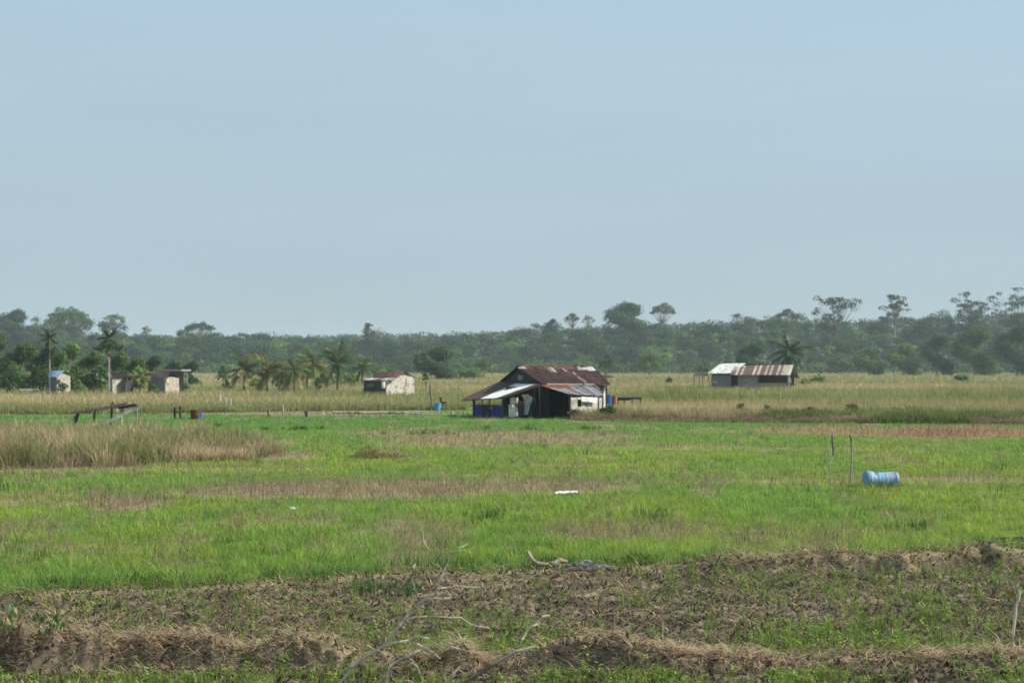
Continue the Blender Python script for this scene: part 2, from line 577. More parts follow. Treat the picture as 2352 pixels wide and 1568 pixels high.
def tussock(cx, cy, per, R, h, cb, ct, wk=.6):
    """clumps of stems fanning out of a common foot"""
    n = len(cx)
    k = np.repeat(np.arange(n), per)
    a = rng.uniform(0, 2 * np.pi, n * per); q = np.sqrt(rng.random(n * per))
    x = cx[k] + np.cos(a) * q * R[k] * .6; y = cy[k] + np.sin(a) * q * R[k] * .6
    hh = h[k] * rng.uniform(.45, 1.12, n * per) * (1 - .25 * q)
    w = np.maximum(.010, pxw(y, wk)) * rng.uniform(.5, 1.5, n * per)
    lean = hh * (.08 + .75 * q * rng.uniform(.3, 1.3, n * per))
    j = rng.uniform(.7, 1.25, (n * per, 1))
    return blade_arrays(x, y, gz(x, y), hh, w, lean, cb[k] * j, ct[k] * j, laz=a + rng.normal(0, .5, n * per))


def build_tall():
    parts = []
    # the wide plain of tall dry grass, back to the forest
    x, y, u, v = screen_samples(300000, -420, 2800, 847.5, 952)
    y = FP * (H - 1.0) / (v - HV); x = (u - CU) / FP * y
    fe = front_edge(u)
    keep = (y > fe) & (y < 1000)
    x, y, u, fe = x[keep], y[keep], u[keep], fe[keep]
    # a dense face along the near edge
    n2 = 46000
    u2 = rng.uniform(-450, 2850, n2); f2 = front_edge(u2)
    y2 = f2 + rng.gamma(2.0, 2.0, n2) + (fbm(u2 * .02, u2 * 0, 101) - .5) * 5; x2 = (u2 - CU) / FP * y2
    x = np.concatenate([x, x2]); y = np.concatenate([y, y2]); u = np.concatenate([u, u2]); fe = np.concatenate([fe, f2])
    gap = (u > 1095) & (u < 1290) & (y < 122)
    x, y, u, fe = x[~gap], y[~gap], u[~gap], fe[~gap]
    n = len(x)
    d = y - fe - (fbm(x * .12, x * 0 + 9, 99) - .5) * 9 * sstep(1300, 1340, u)
    d = np.maximum(d, 0)
    bands = fbm(x * .02 + 5, y * .035, 103, 4)
    big = fbm(x * .05, y * .09, 107, 3)
    gr = sstep(.44, .60, bands) * .85
    right = sstep(1300, 1500, u)
    # hedge-like green strips between the plots
    for (yc, wd, a, lo) in ((151, 12, 1.25, 1280), (215, 8, .5, 1150), (300, 22, .65, 900), (430, 50, .7, 900), (620, 90, .6, 500)):
        gr = np.maximum(gr, a * np.exp(-((y - yc - (bands - .5) * wd * 3) / wd) ** 2) * sstep(lo, lo + 250, u))
    edge = np.maximum(sstep(9, 1, d), .8 * (1 - right) * sstep(26, 8, d + (big - .5) * 14))
    gr = np.clip(np.maximum(gr, edge * (1.0 - .6 * right)), 0, 1)
    h = (.45 + .60 * big) * rng.uniform(.6, 1.25, n) * (1 - .25 * gr) + 1.0 * np.exp(-((y - 151) / 9) ** 2) * right * (.3 + 1.2 * fbm(u * .012, u * 0, 117))
    h *= 1 - .35 * sstep(3, 0, d) * rng.uniform(.3, 1.6, n)
    w = np.maximum(.02, pxw(y, .58)) * rng.uniform(.5, 1.5, n)
    ct = lerp(TAN, A3(.34, .26, .15), sstep(.45, .7, fbm(x * .06, y * .06, 109)) * .6) * rng.uniform(.85, 1.12, (n, 1))
    gcol = lerp(A3(.125, .185, .05), A3(.19, .235, .065), rng.random(n)) * rng.uniform(.7, 1.3, (n, 1))
    brown = sstep(.36, .5, fbm(x * .11, y * .2, 113)) * edge * right
    gcol = lerp(gcol, A3(.23, .165, .10) * rng.uniform(.6, 1.3, (n, 1)), brown * .9)
    gm = np.clip(gr * rng.uniform(.55, 1.3, n), 0, 1)
    ct = lerp(ct, gcol * 1.2, gm * .8)
    cb = lerp(A3(.27, .245, .11) * np.ones((n, 3)), gcol * .8, np.clip(gm + .3, 0, 1))
    n3 = 3200                        # broken tussocks and weeds along the near edge
    u3 = np.concatenate([rng.uniform(1290, 2700, n3), rng.uniform(-300, 1060, 600)]); y3 = front_edge(u3) + rng.gamma(1.6, 2.2, n3 + 600) - 3.0 * (u3 > 1290); x3 = (u3 - CU) / FP * y3
    nn = fbm(x3 * .16, y3 * .25, 113, 3); g3 = sstep(.50, .62, nn)
    cb3 = lerp(A3(.17, .125, .08), A3(.095, .16, .04), g3) * rng.uniform(.6, 1.25, (len(x3), 1)); ct3 = lerp(A3(.32, .245, .145), A3(.19, .25, .07), g3) * rng.uniform(.7, 1.2, (len(x3), 1))
    parts.append(tussock(x3, y3, 26, rng.uniform(.3, .9, len(x3)), rng.uniform(.3, .95, len(x3)) * np.where(u3 > 1290, np.clip((nn - .3) * 3.2, .15, 1.3), .7), cb3, ct3, .7))
    V, C = blade_arrays(x, y, gz(x, y), h, w, h * rng.uniform(.05, .7, n), cb, ct)
    C[:, 2] = C[:, 3] = lerp(cb, ct, np.full(n, .72))
    parts.append((V, C))
    return parts


o = blades_object('tall_dry_grass', build_tall(), M_dry)
tag(o, 'wide plain of tall tan grass reaching from the sheds back to the forest', 'tall grass', kind='stuff')


def build_stand():
    # tussocks over the whole stand
    N_ = 2300
    u = rng.uniform(-300, 690, N_); v = rng.uniform(985, 1085, N_)
    y = FP * H / (v - HV); x = (u - CU) / FP * y
    k = rng.random(N_) < stand_mask(x, y) * .9
    x, y, u, v = x[k], y[k], u[k], v[k]; n = len(x)
    big = np.clip((fbm(x * .5, y * .35, 121, 3) - .5) * 2.2 + .5, 0, 1)
    h = (.45 + .75 * big) * rng.uniform(.65, 1.3, n) * np.interp(u, [0, 250, 450, 640], [1.22, 1.12, .95, .85])
    h = np.minimum(h, np.maximum(.15, (v - 962 + rng.normal(0, 9, n)) * y / FP))
    r = rng.random(n); gpat = sstep(.50, .60, fbm(x * .35 + 3, y * .3, 127, 3))
    ct = lerp(A3(.62, .49, .31), A3(.42, .30, .20), sstep(.4, .65, fbm(x * .5, y * .5, 131)) * rng.uniform(.3, 1, n)) * rng.uniform(.75, 1.2, (n, 1))
    cb = lerp(A3(.32, .25, .14) * np.ones((n, 3)), A3(.085, .15, .035), np.clip(gpat * rng.uniform(.4, 1.4, n) + .15 * (r < .3), 0, 1)) * rng.uniform(.6, 1.2, (n, 1))
    ct = lerp(ct, A3(.20, .24, .07), np.clip(gpat * .55 + .3 * (r < .12), 0, 1))
    parts = [tussock(x, y, 42, rng.uniform(.3, .75, n), h, cb, ct, .62)]
    m = rng.random(n) < .5       # tall bent seed stems above the mass
    parts.append(tussock(x[m], y[m], 5, np.full(m.sum(), .5), h[m] * 1.25, ct[m] * .8, ct[m], .35))
    return parts


o = blades_object('dry_grass_stand', build_stand(), M_dry)
tag(o, 'waist high stand of brown dry grass in front of the collapsed shelter', 'tall grass', kind='stuff')


def build_straw():
    parts = []
    # both banks: matted straw, laid and hanging
    for which, n in ((1, 90000), (2, 60000), (3, 52000)):
        if which == 1:
            x = rng.uniform(-10, 10, n); y = rng.uniform(18.8, 20.3, n); pr = bank1(x, y)[1] * (.08 + 1.1 * sstep(.38, .62, fbm(x * 1.3, y * 3, 141)) * (.25 + .75 * sstep(.35, .6, fbm(x * .55, y * .9, 143))) + .35 * sstep(-3.4, -4.4, x))
        elif which == 2:
            x = rng.uniform(-13, 15, n); y = b2y(x) + rng.uniform(-1.0, 1.7, n); pr = bank2(x, y)[1] * (.35 + .6 * sstep(1, 4, x)) * (.2 + 1.0 * sstep(.36, .6, fbm(x * 1.1, y * 2, 145)))
        else:
            x, y, u, v = screen_samples(int(n * 1.26), -620, 2980, 1290, 1545); pr = plot_mask(x, y) * sstep(.35, .7, fbm(x * 1.6, y * 1.3, 147)) * .9
        k = rng.random(len(x)) < pr
        x, y = x[k], y[k]; m = len(x)
        L = rng.gamma(3, 1 / 3, m) * (.22 if which != 3 else .13)
        up = rng.normal(.02, .22, m) if which != 3 else rng.uniform(0, .4, m)
        col = lerp(STRAW * 1.45, A3(.15, .10, .06), rng.random(m) ** 1.6 * (.8 if which != 3 else 1.0)) * rng.uniform(.7, 1.25, (m, 1))
        laz = rng.choice([0, np.pi], m) + rng.normal(0, .75, m)
        z = gz(x, y) + rng.uniform(.01, .10 if which != 3 else .04, m)
        V, C = blade_arrays(x, y, z, L * up, np.maximum(.007, pxw(y, .55)) * rng.uniform(.6, 1.4, m), L, col, col * 1.1, az=laz + np.pi / 2 + rng.normal(0, .3, m), laz=laz)
        V[:, :2, 2] += .03
        parts.append((V, C))
    # crumbs of turned earth and rotten stubble sticking up all over the plot
    x, y, u, v = screen_samples(189000, -620, 2980, 1280, 1570)
    k = rng.random(len(x)) < (plot_mask(x, y) * .36 + .3 * bank2(x, y)[1])
    x, y = x[k], y[k]; m = len(x)
    L = rng.gamma(3, 1 / 3, m) * .047
    col = lerp(A3(.080, .062, .045), A3(.17, .130, .090), rng.random(m) ** 1.5) * rng.uniform(.5, 1.25, (m, 1))
    st_ = rng.random(m) < .10
    col[st_] = STRAW * rng.uniform(.7, 1.1, (st_.sum(), 1))
    V, C = blade_arrays(x, y, gz(x, y), L * rng.uniform(.1, 1.0, m), rng.uniform(.02, .05, m) * np.where(st_, .5, 1), L * rng.uniform(.3, 1.4, m), col * .8, col)
    parts.append((V, C))
    return parts


o = blades_object('dry_straw', build_straw(), M_dry)
tag(o, 'matted brown straw heaped along the low banks and over the ploughed soil', 'straw', kind='stuff')


def build_weeds():
    parts = []

    def tuft(cx, cy, per, hh, spread, col, wk=.8):
        n = len(cx)
        x = np.repeat(cx, per) + rng.normal(0, 1, n * per) * np.repeat(spread, per)
        y = np.repeat(cy, per) + rng.normal(0, 1, n * per) * np.repeat(spread, per)
        h = np.repeat(hh, per) * rng.uniform(.5, 1.15, n * per)
        c = np.repeat(col, per, 0) * rng.uniform(.7, 1.3, (n * per, 1))
        parts.append(blade_arrays(x, y, gz(x, y), h, np.maximum(.009, pxw(y, wk)) * rng.uniform(.7, 1.3, n * per), h * rng.uniform(.1, .9, n * per), c * .75, c * 1.1))

    def sprig(cx, cy, hh, col):
        """broad-leaved weeds: small leaves held flat on top of a stem"""
        n = len(cx); per = 9
        x = np.repeat(cx, per); y = np.repeat(cy, per)
        a = rng.uniform(0, 2 * np.pi, n * per); r = rng.uniform(.03, .10, n * per)
        h = np.repeat(hh, per) * rng.uniform(.45, 1.0, n * per)
        bx = x + np.cos(a) * r * .3; by = y + np.sin(a) * r * .3
        c = np.repeat(col, per, 0) * rng.uniform(.8, 1.3, (n * per, 1))
        V, C = blade_arrays(bx, by, gz(x, y) + h, rng.uniform(-.01, .03, n * per), rng.uniform(.015, .035, n * per), r * .8, c, c * 1.1, az=a + np.pi / 2, laz=a)
        V[:, :2, 2] += .03
        parts.append((V, C))
        tuft(cx, cy, 2, hh, np.full(n, .008), col * .7, .6)

    # plot weeds: denser to the right and towards the front
    x, y, u, v = screen_samples(10710, -620, 2980, 1285, 1530)
    dens = (.16 + .5 * sstep(1400, 2100, u) * sstep(1290, 1330, v) + .35 * sstep(1420, 1490, v)) * (.3 + 1.5 * sstep(.42, .62, fbm(x * .5, y * .5, 151)))
    k = (rng.random(len(x)) < dens) & (plot_mask(x, y) > .6) & (bank1(x, y)[1] < .4)
    x, y = x[k], y[k]; n = len(x)
    c = lerp(A3(.14, .27, .045), A3(.25, .31, .07), rng.random(n)) * rng.uniform(.75, 1.15, (n, 1))
    hh = rng.uniform(.06, .30, n) * (.6 + .6 * rng.random(n))
    s = rng.random(n) < .62
    tuft(x[s], y[s], 7, hh[s], rng.uniform(.012, .05, s.sum()), c[s])
    sprig(x[~s], y[~s], hh[~s] * .8, c[~s] * 1.1)
    # thin green haze of seedlings
    x, y, u, v = screen_samples(27720, -620, 2980, 1292, 1530)
    k = (rng.random(len(x)) < .3 + .8 * sstep(.42, .62, fbm(x * .6, y * .45, 157))) & (plot_mask(x, y) > .5)
    x, y = x[k], y[k]; n = len(x)
    tuft(x, y, 2, rng.uniform(.02, .09, n), np.full(n, .03), lerp(A3(.13, .23, .04), A3(.23, .23, .08), rng.random(n)), .6)
    # the strip of lush weeds along the bottom edge
    x, y, u, v = screen_samples(11970, -620, 2980, 1541, 1660)
    k = (bank1(x, y)[1] < .1) & (rng.random(len(x)) < .1 + 1.1 * sstep(.4, .65, fbm(x * 1.2, y * 1.2, 163)))
    x, y = x[k], y[k]; n = len(x)
    c = lerp(A3(.16, .27, .05), A3(.27, .33, .08), rng.random(n)) * rng.uniform(.75, 1.15, (n, 1))
    hh = rng.gamma(2.0, 1 / 2.0, n) * .085
    s = rng.random(n) < .80
    tuft(x[s], y[s], 7, hh[s], rng.uniform(.02, .06, s.sum()), c[s])
    sprig(x[~s], y[~s], hh[~s], c[~s] * 1.1)
    # dark rank growth along the near lip of the green field
    n = 900
    x = rng.uniform(-13, 14.5, n); y = b2y(x) + rng.uniform(.35, 1.0, n)
    k = fbm(x * .9, y * .3, 167) > .50
    x, y = x[k], y[k]; n = len(x)
    tuft(x, y, 10, rng.uniform(.12, .28, n), np.full(n, .07), A3(.055, .13, .03) * rng.uniform(.7, 1.4, (n, 1)), .9)
    # odd tufts, seed heads and yellowed clumps through the young crop
    x, y, u, v = screen_samples(4536, -620, 2980, 985, 1350)
    k = (bank2(x, y)[2] > .6) & (stand_mask(x, y) < .3) & (fbm(x * .4, y * .2, 173) > rng.uniform(.35, .75, len(x)))
    x, y = x[k], y[k]; n = len(x); q = rng.random(n)
    c = np.where((q < .45)[:, None], A3(.085, .19, .04), np.where((q < .75)[:, None], A3(.30, .33, .08), A3(.34, .26, .16))) * rng.uniform(.7, 1.2, (n, 1))
    tuft(x, y, 9, rng.gamma(3, 1 / 3, n) * .17, .05 + .0016 * y, c, .6)
    # coarse dark tufts dotted over the green
    pts = [(u_, v_) for (u_, v_) in ((655, 986), (705, 985), (1195, 985), (1365, 984), (980, 996), (1490, 1185), (1110, 1185), (2110, 1212), (910, 1310), (265, 1340), (110, 1348), (1130, 1303), (890, 1362), (865, 1360))]
    for (u_, v_) in pts:
        gx, gy = G(u_, v_)
        m = 9; sp = gy * .004 + .1
        tuft(gx + rng.normal(0, sp * 1.6, m), gy + rng.normal(0, sp, m), 12, rng.uniform(.15, .35, m), np.full(m, .08), A3(.06, .15, .035) * rng.uniform(.8, 1.3, (m, 1)), .8)
    return parts


o = blades_object('field_weeds', build_weeds(), M_blade)
tag(o, 'green weeds and seedlings sprouting through the ploughed soil and along its banks', 'weeds', kind='stuff')

# ------------------------------------------------------------------ sheds and huts
BROWN = (.074, .041, .039); BRN2 = (.060, .035, .033); GALV = (.50, .54, .56); PALE = (.50, .53, .53); ORANGE = (.30, .105, .045)
GREYW = (.16, .165, .16); DARKW = (.035, .034, .032); WHITEW = (.62, .60, .52)


def down(p, z=None):
    """the ground point under p"""
    return Vector((p[0], p[1], gzs(p[0], p[1]) - .05 if z is None else z))


def wall(mb, a, b, za, zb, t, c, z0=None):
    """upright board wall between ground points under a and b, tops at heights za, zb"""
    a0 = down(a, z0); b0 = down(b, z0)
    mb.slab([a0, b0, Vector((b[0], b[1], zb)), Vector((a[0], a[1], za))], t, c)


def plankwall(name, a, b, za, zb, t, c, mat, parent, rows=8, z0=None, gap=.012):
    """horizontal boards, each a little out of line"""
    mb = MB()
    a0 = down(a, z0); b0 = down(b, z0)
    for i in range(rows):
        f0 = i / rows; f1 = (i + 1) / rows
        k = .8 + .35 * _h1(i * 3.1 + a[0])
        cc = tuple(q * k for q in c)
        zA0 = a0.z + (za - a0.z) * f0; zA1 = a0.z + (za - a0.z) * f1 - gap
        zB0 = b0.z + (zb - b0.z) * f0; zB1 = b0.z + (zb - b0.z) * f1 - gap
        off = (_h1(i * 1.7 + b[1]) - .5) * .02
        d = (b0 - a0); n = Vector((d.y, -d.x, 0)).normalized() * off
        mb.slab([Vector((a[0], a[1], zA0)) + n, Vector((b[0], b[1], zB0)) + n, Vector((b[0], b[1], zB1)) + n, Vector((a[0], a[1], zA1)) + n], t, cc)
    return mb.build(name, mat, parent)


def sheets(cols, seed=0, rust=.0):
    k = len(cols)
    def f(s, t):
        i = min(int(s * k), k - 1)
        c = cols[i]
        q = .85 + .3 * _h1(i * 7.3 + seed)
        return (c[0] * q, c[1] * q, c[2] * q)
    return f


def main_shed():
    S = crop(1800, 1400, 2.94)
    A = S(780, 195, 112.6); Bk = S(570, 375, 115.5); Fr = S(1110, 407, 109.7)
    Rr = S(1690, 193, 115.9); Er = S(1892, 404, 112.8)
    BkR = Bk + (Rr - A)
    root = thing('farm_shed', 'large farm shed with rusty brown tin roof and lean-tos, the nearest building', 'shed', down(S(1000, 790, 110), 0))

    def mainc(s, t):
        c = BROWN if _h1(int(s * 11) + 5) > .35 else BRN2
        c = tuple(q * (.8 + .4 * _h1(int(s * 22) * 1.3 + int(t * 2))) for q in c)
        g = .5 + .5 * math.sin(s * 61)
        if t < .28 and (.36 < s < .45 or .56 < s < .60): return (.42, .43, .43) if g > .3 else (.2, .12, .1)
        if t < .30 and .75 < s < .98 and t < .12 + .5 * (s - .75): return (.55, .57, .58)
        if t < .10 and s < .10: return (.55, .57, .58)
        if .635 < s < .66 and t > .25: return (.34, .29, .21)
        if t < .07 and .12 < s < .75: return (.20, .085, .055)
        return c
    mb = MB(); mb.roof(A, Rr, Er, Fr, mainc, waves=46, nu=184, nv=16, amp=.016, sag=.05, edge=.03)
    roof = mb.build('roof', M_rust, root)
    mb = MB(); mb.roof(A - Vector((0, 0, .03)), Rr - Vector((0, 0, .03)), BkR, Bk, sheets([BROWN, BRN2, BROWN, ORANGE]), waves=30, nv=6, amp=.016)
    mb.build('rear_roof', M_rust, root)
    # ridge flashing, a lifted sheet and battens
    mb = MB(); mb.tube([A + Vector((0, 0, .03)), (A + Rr) / 2 + Vector((0, 0, .075)), Rr + Vector((0, 0, .03))], .05, 6, (.25, .10, .06))
    mb.build('ridge_cap', M_rust, roof)
    mb = MB(); mb.slab([S(1540, 345, 111.6), S(1570, 335, 111.8), S(1612, 385, 111.1), S(1585, 392, 110.9)], .02, (.10, .11, .12))
    mb.build('loose_sheet', M_metal, roof)
    # gable wall, boarded and nearly black with age
    gi = lambda p: p + Vector((.24, .13, -.06))
    mb = MB(); mb.slab([gi(Bk), down(gi(Bk), 0), down(gi(Fr), 0), gi(Fr), gi(A)], .06, (.05, .052, .05))
    mb.build('gable_wall', M_wood, root)
    mb = MB(); mb.slab([S(800, 290, 112.0), S(860, 300, 111.7), S(850, 350, 111.7), S(800, 350, 112.0)], .02, (.16, .19, .19))
    mb.build('gable_board', M_wood, root)
    # body walls
    w0 = Fr + Vector((.25, .5, -.05)); w1 = Er + Vector((-.35, .35, -.05))
    mb = MB(); wall(mb, w0 + Vector((3.3, 1.7, 0)), w1, w1.z, w1.z, .05, (.10, .105, .10)); mb.build('front_wall', M_wood, root)
    w2 = BkR + Vector((-.35, -.3, 0))
    plankwall('end_wall', w1, w2, w1.z, w2.z + .1, .05, (.30, .28, .24), M_wood, root, 9)
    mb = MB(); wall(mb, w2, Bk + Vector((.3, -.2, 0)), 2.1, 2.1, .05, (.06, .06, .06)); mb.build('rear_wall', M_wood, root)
    mb = MB(); mb.slab([S(1775, 290, 117.5), S(1800, 322, 114.6), S(1930, 312, 114.9), S(1900, 296, 117.5)], .03, (.05, .035, .03)); mb.build('rear_awning', M_rust, root)
    mb = MB(); mb.beam(S(1840, 330, 115.5), down(S(1840, 330, 115.5), 0), .1, .1, (.10, .09, .08)); mb.build('post', M_wood, root)
    # left lean-to
    T = S(1072, 398, 109.6); F = S(612, 552, 107.6); Lk = S(128, 580, 112.8)

    def leftc(s, t):     # s from the rear to the front corner
        g = _h1(int(s * 30) * 1.7)
        if s < .42: return tuple(q * (.8 + .4 * g) for q in BROWN)
        if s < .88:
            return (.66, .68, .68) if g > .22 else (.34, .24, .18)
        return tuple(q * (.8 + .4 * g) for q in BRN2)
    mb = MB(); mb.roof(Bk + Vector((-.02, -.03, .0)), T, F, Lk, leftc, waves=30, nu=150, nv=10, amp=.016, sag=.10, edge=.09)
    lr = mb.build('lean_to_roof', M_metal, root)
    mb = MB(); mb.beam(Lk + Vector((.1, 0, -.07)), F + Vector((0, .1, -.07)), .07, .08, DARKW); mb.beam(F + Vector((0, .1, -.07)), T + Vector((0, .1, -.07)), .07, .08, DARKW)
    mb.build('rafter', M_wood, lr)
    # walls below it
    q0 = S(272, 790, 111.4); q1 = S(660, 790, 109.0); q2 = S(1060, 790, 108.8)
    along = lambda f: q0 + (q1 - q0) * f
    top = lambda p: 1.12
    for (f0, f1) in ((.02, .28), (.50, .92)):
        mb = MB()
        a, b = along(f0), along(f1)
        n = 10
        for i in range(n):            # hanging folds
            pa = a + (b - a) * (i / n); pb = a + (b - a) * ((i + 1) / n)
            oa = .05 * math.sin(i * 1.9); ob = .05 * math.sin((i + 1) * 1.9)
            mb.slab([down(pa) + Vector((0, oa, 0)), down(pb) + Vector((0, ob, 0)), Vector((pb.x, pb.y + ob * .4, .86)), Vector((pa.x, pa.y + oa * .4, .86))], .015, (.030, .036, .20))
        mb.build('blue_tarpaulin', M_tarp, root)['label'] = 'dark blue tarpaulin hung as a wall'
    mb = MB(); a, b = along(.28), along(.50); wall(mb, a, b, .86, .86, .03, (.05, .045, .06)); mb.build('board_panel', M_wood, root)
    mb = MB(); a, b = along(.92), along(1.0); wall(mb, a, b, 1.2, 1.3, .03, DARKW); mb.build('board_panel', M_wood, root)
    for f in (0.0, .28, .5, .93):
        mb = MB(); p_ = down(along(f)) + Vector((0, -.06, 0)); mb.beam(p_, Vector((p_.x, p_.y, 1.25)), .07, .07, (.06, .055, .05)); mb.build('post', M_wood, root)
    mb = MB(); mb.slab([S(535 - 55, 655, 109.8), S(500 - 5, 655, 109.8), S(495, 692, 109.8), S(470, 692, 109.8)], .02, (.42, .30, .05)); mb.build('yellow_bag', M_plastic, root)
    plank_l = [(690, 640, 800, 785, (.60, .60, .57)), (706, 555, 800, 632, (.74, .74, .66)), (802, 600, 872, 775, (.085, .055, .05))]
    for i, (x0, y0, x1, y1, c) in enumerate(plank_l):
        d0 = 108.9 - .3 * (i == 0)
        mb = MB(); k = 6
        for j in range(k):
            a = j / k; b_ = (j + 1) / k
            o1 = .04 * math.sin(j * 2.1 + i); o2 = .04 * math.sin((j + 1) * 2.1 + i)
            mb.slab([S(x0 + (x1 - x0) * a, y1 + 6 * math.sin(j), d0 + o1), S(x0 + (x1 - x0) * b_, y1 + 6 * math.sin(j + 1), d0 + o2),
                     S(x0 + (x1 - x0) * b_, y0 + 5 * math.sin(j * 2 + 2), d0 + o2), S(x0 + (x1 - x0) * a, y0 + 5 * math.sin(j * 2), d0 + o1)], .015, c)
        mb.build(('sheet_panel', 'pale_panel', 'door')[i], M_metal if i < 2 else M_wood, root)
    mb = MB(); mb.slab([S(872, 760, 108.9), S(915, 755, 108.8), S(972, 560, 108.6), S(905, 520, 108.7), S(848, 520, 108.8), S(880, 620, 108.9)], .02, (.40, .41, .41))
    mb.build('leaning_sheet', M_metal, root)
    mb = MB(); mb.slab([S(842, 532, 108.75), S(880, 528, 108.7), S(895, 600, 108.7)], .02, (.46, .45, .38)); mb.build('torn_cloth', M_tarp, root)
    # back wall inside, coloured near-black for the interior shade, and front poles
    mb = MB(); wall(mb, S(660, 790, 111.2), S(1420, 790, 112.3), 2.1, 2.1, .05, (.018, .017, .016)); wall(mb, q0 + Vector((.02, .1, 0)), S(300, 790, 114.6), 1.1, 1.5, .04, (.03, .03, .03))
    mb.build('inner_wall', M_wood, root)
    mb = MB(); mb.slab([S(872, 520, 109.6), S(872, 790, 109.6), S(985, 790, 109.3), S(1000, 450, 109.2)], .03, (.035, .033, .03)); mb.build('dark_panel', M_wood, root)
    for (x0, y0, x1, y1, D, r) in ((1048, 425, 1062, 790, 108.6, .05), (985, 545, 1040, 760, 108.7, .035), (940, 620, 950, 790, 108.7, .04), (1395, 500, 1412, 790, 107.9, .06), (1340, 480, 1340, 790, 110.9, .05), (1180, 640, 1130, 790, 109.6, .03)):
        mb = MB(); b = S(x1, y1, D); mb.tube([Vector((b.x, b.y, -.05)), S(x0, y0, D)], r, 6, (.06, .055, .05)); mb.build('post', M_wood, root)
    # right lean-to
    TL = S(1062, 412, 109.5); TR = S(1645, 398, 112.2); BR = S(1815, 533, 110.2); BL = S(1392, 512, 107.5)

    def rightc(s, t):
        g = _h1(int(s * 18) * 2.3 + 1)
        if s < .52 and t < .34: return tuple(q * (.8 + .5 * g) for q in ORANGE)
        if s < .12: return (.40, .36, .31)
        if g > .72: return (.22, .13, .11)
        return (.25 + .12 * g, .27 + .12 * g, .30 + .12 * g)
    mb = MB(); mb.roof(TL, TR, BR, BL, rightc, waves=30, nu=150, nv=10, amp=.016, sag=.04, edge=.04)
    mb.build('lean_to_roof', M_metal, root)
    mb = MB(); mb.beam(S(1140, 398, 109.2), S(1700, 402, 111.7), .05, .09, (.36, .32, .24)); mb.build('eave_board', M_wood, root)
    # white boarded wall on the right, with a broken opening
    a = S(1418, 790, 107.9); b = S(1800, 790, 110.3)
    at = lambda f: a + (b - a) * f
    mb = MB(); rows = 9; zt = 1.46
    for i in range(rows):
        z0 = i / rows * zt - .03; z1 = (i + 1) / rows * zt - .045
        zc = (z0 + z1) / 2
        segs = ((0, .22), (.335, 1.0)) if .82 < zc < 1.32 else ((0, 1.0),)
        for (f0, f1) in segs:
            p, q = at(f0), at(f1)
            k = .82 + .25 * _h1(i * 2.7)
            cc = tuple(w * k for w in ((.66, .66, .60) if (f0 > .3 or zc > 1.32) else (.50, .48, .40)))
            o = .012 * (_h1(i * 1.3) - .5)
            mb.slab([Vector((p.x, p.y + o, z0)), Vector((q.x, q.y + o, z0)), Vector((q.x, q.y + o, z1)), Vector((p.x, p.y + o, z1))], .03, cc)
    mb.build('white_board_wall', M_paint, root)
    mb = MB(); pa = S(1548, 602, 108.4); pb = S(1735, 618, 109.5)
    mb.slab([pa, pb, S(1735, 560, 109.5), S(1548, 545, 108.4)], .05, (.80, .82, .80)); mb.build('white_sheet', M_paint, root)
    mb = MB(); wall(mb, b, b + Vector((.3, 2.6, 0)), 1.5, 1.8, .03, (.60, .60, .55)); mb.build('side_wall', M_paint, root)
    for f in (.0, .86, 1.0):
        mb = MB(); p = at(f) + Vector((0, -.05, 0)); mb.beam(Vector((p.x, p.y, -.05)), Vector((p.x, p.y, 1.5)), .07, .07, (.32, .31, .27)); mb.build('post', M_wood, root)


main_shed()


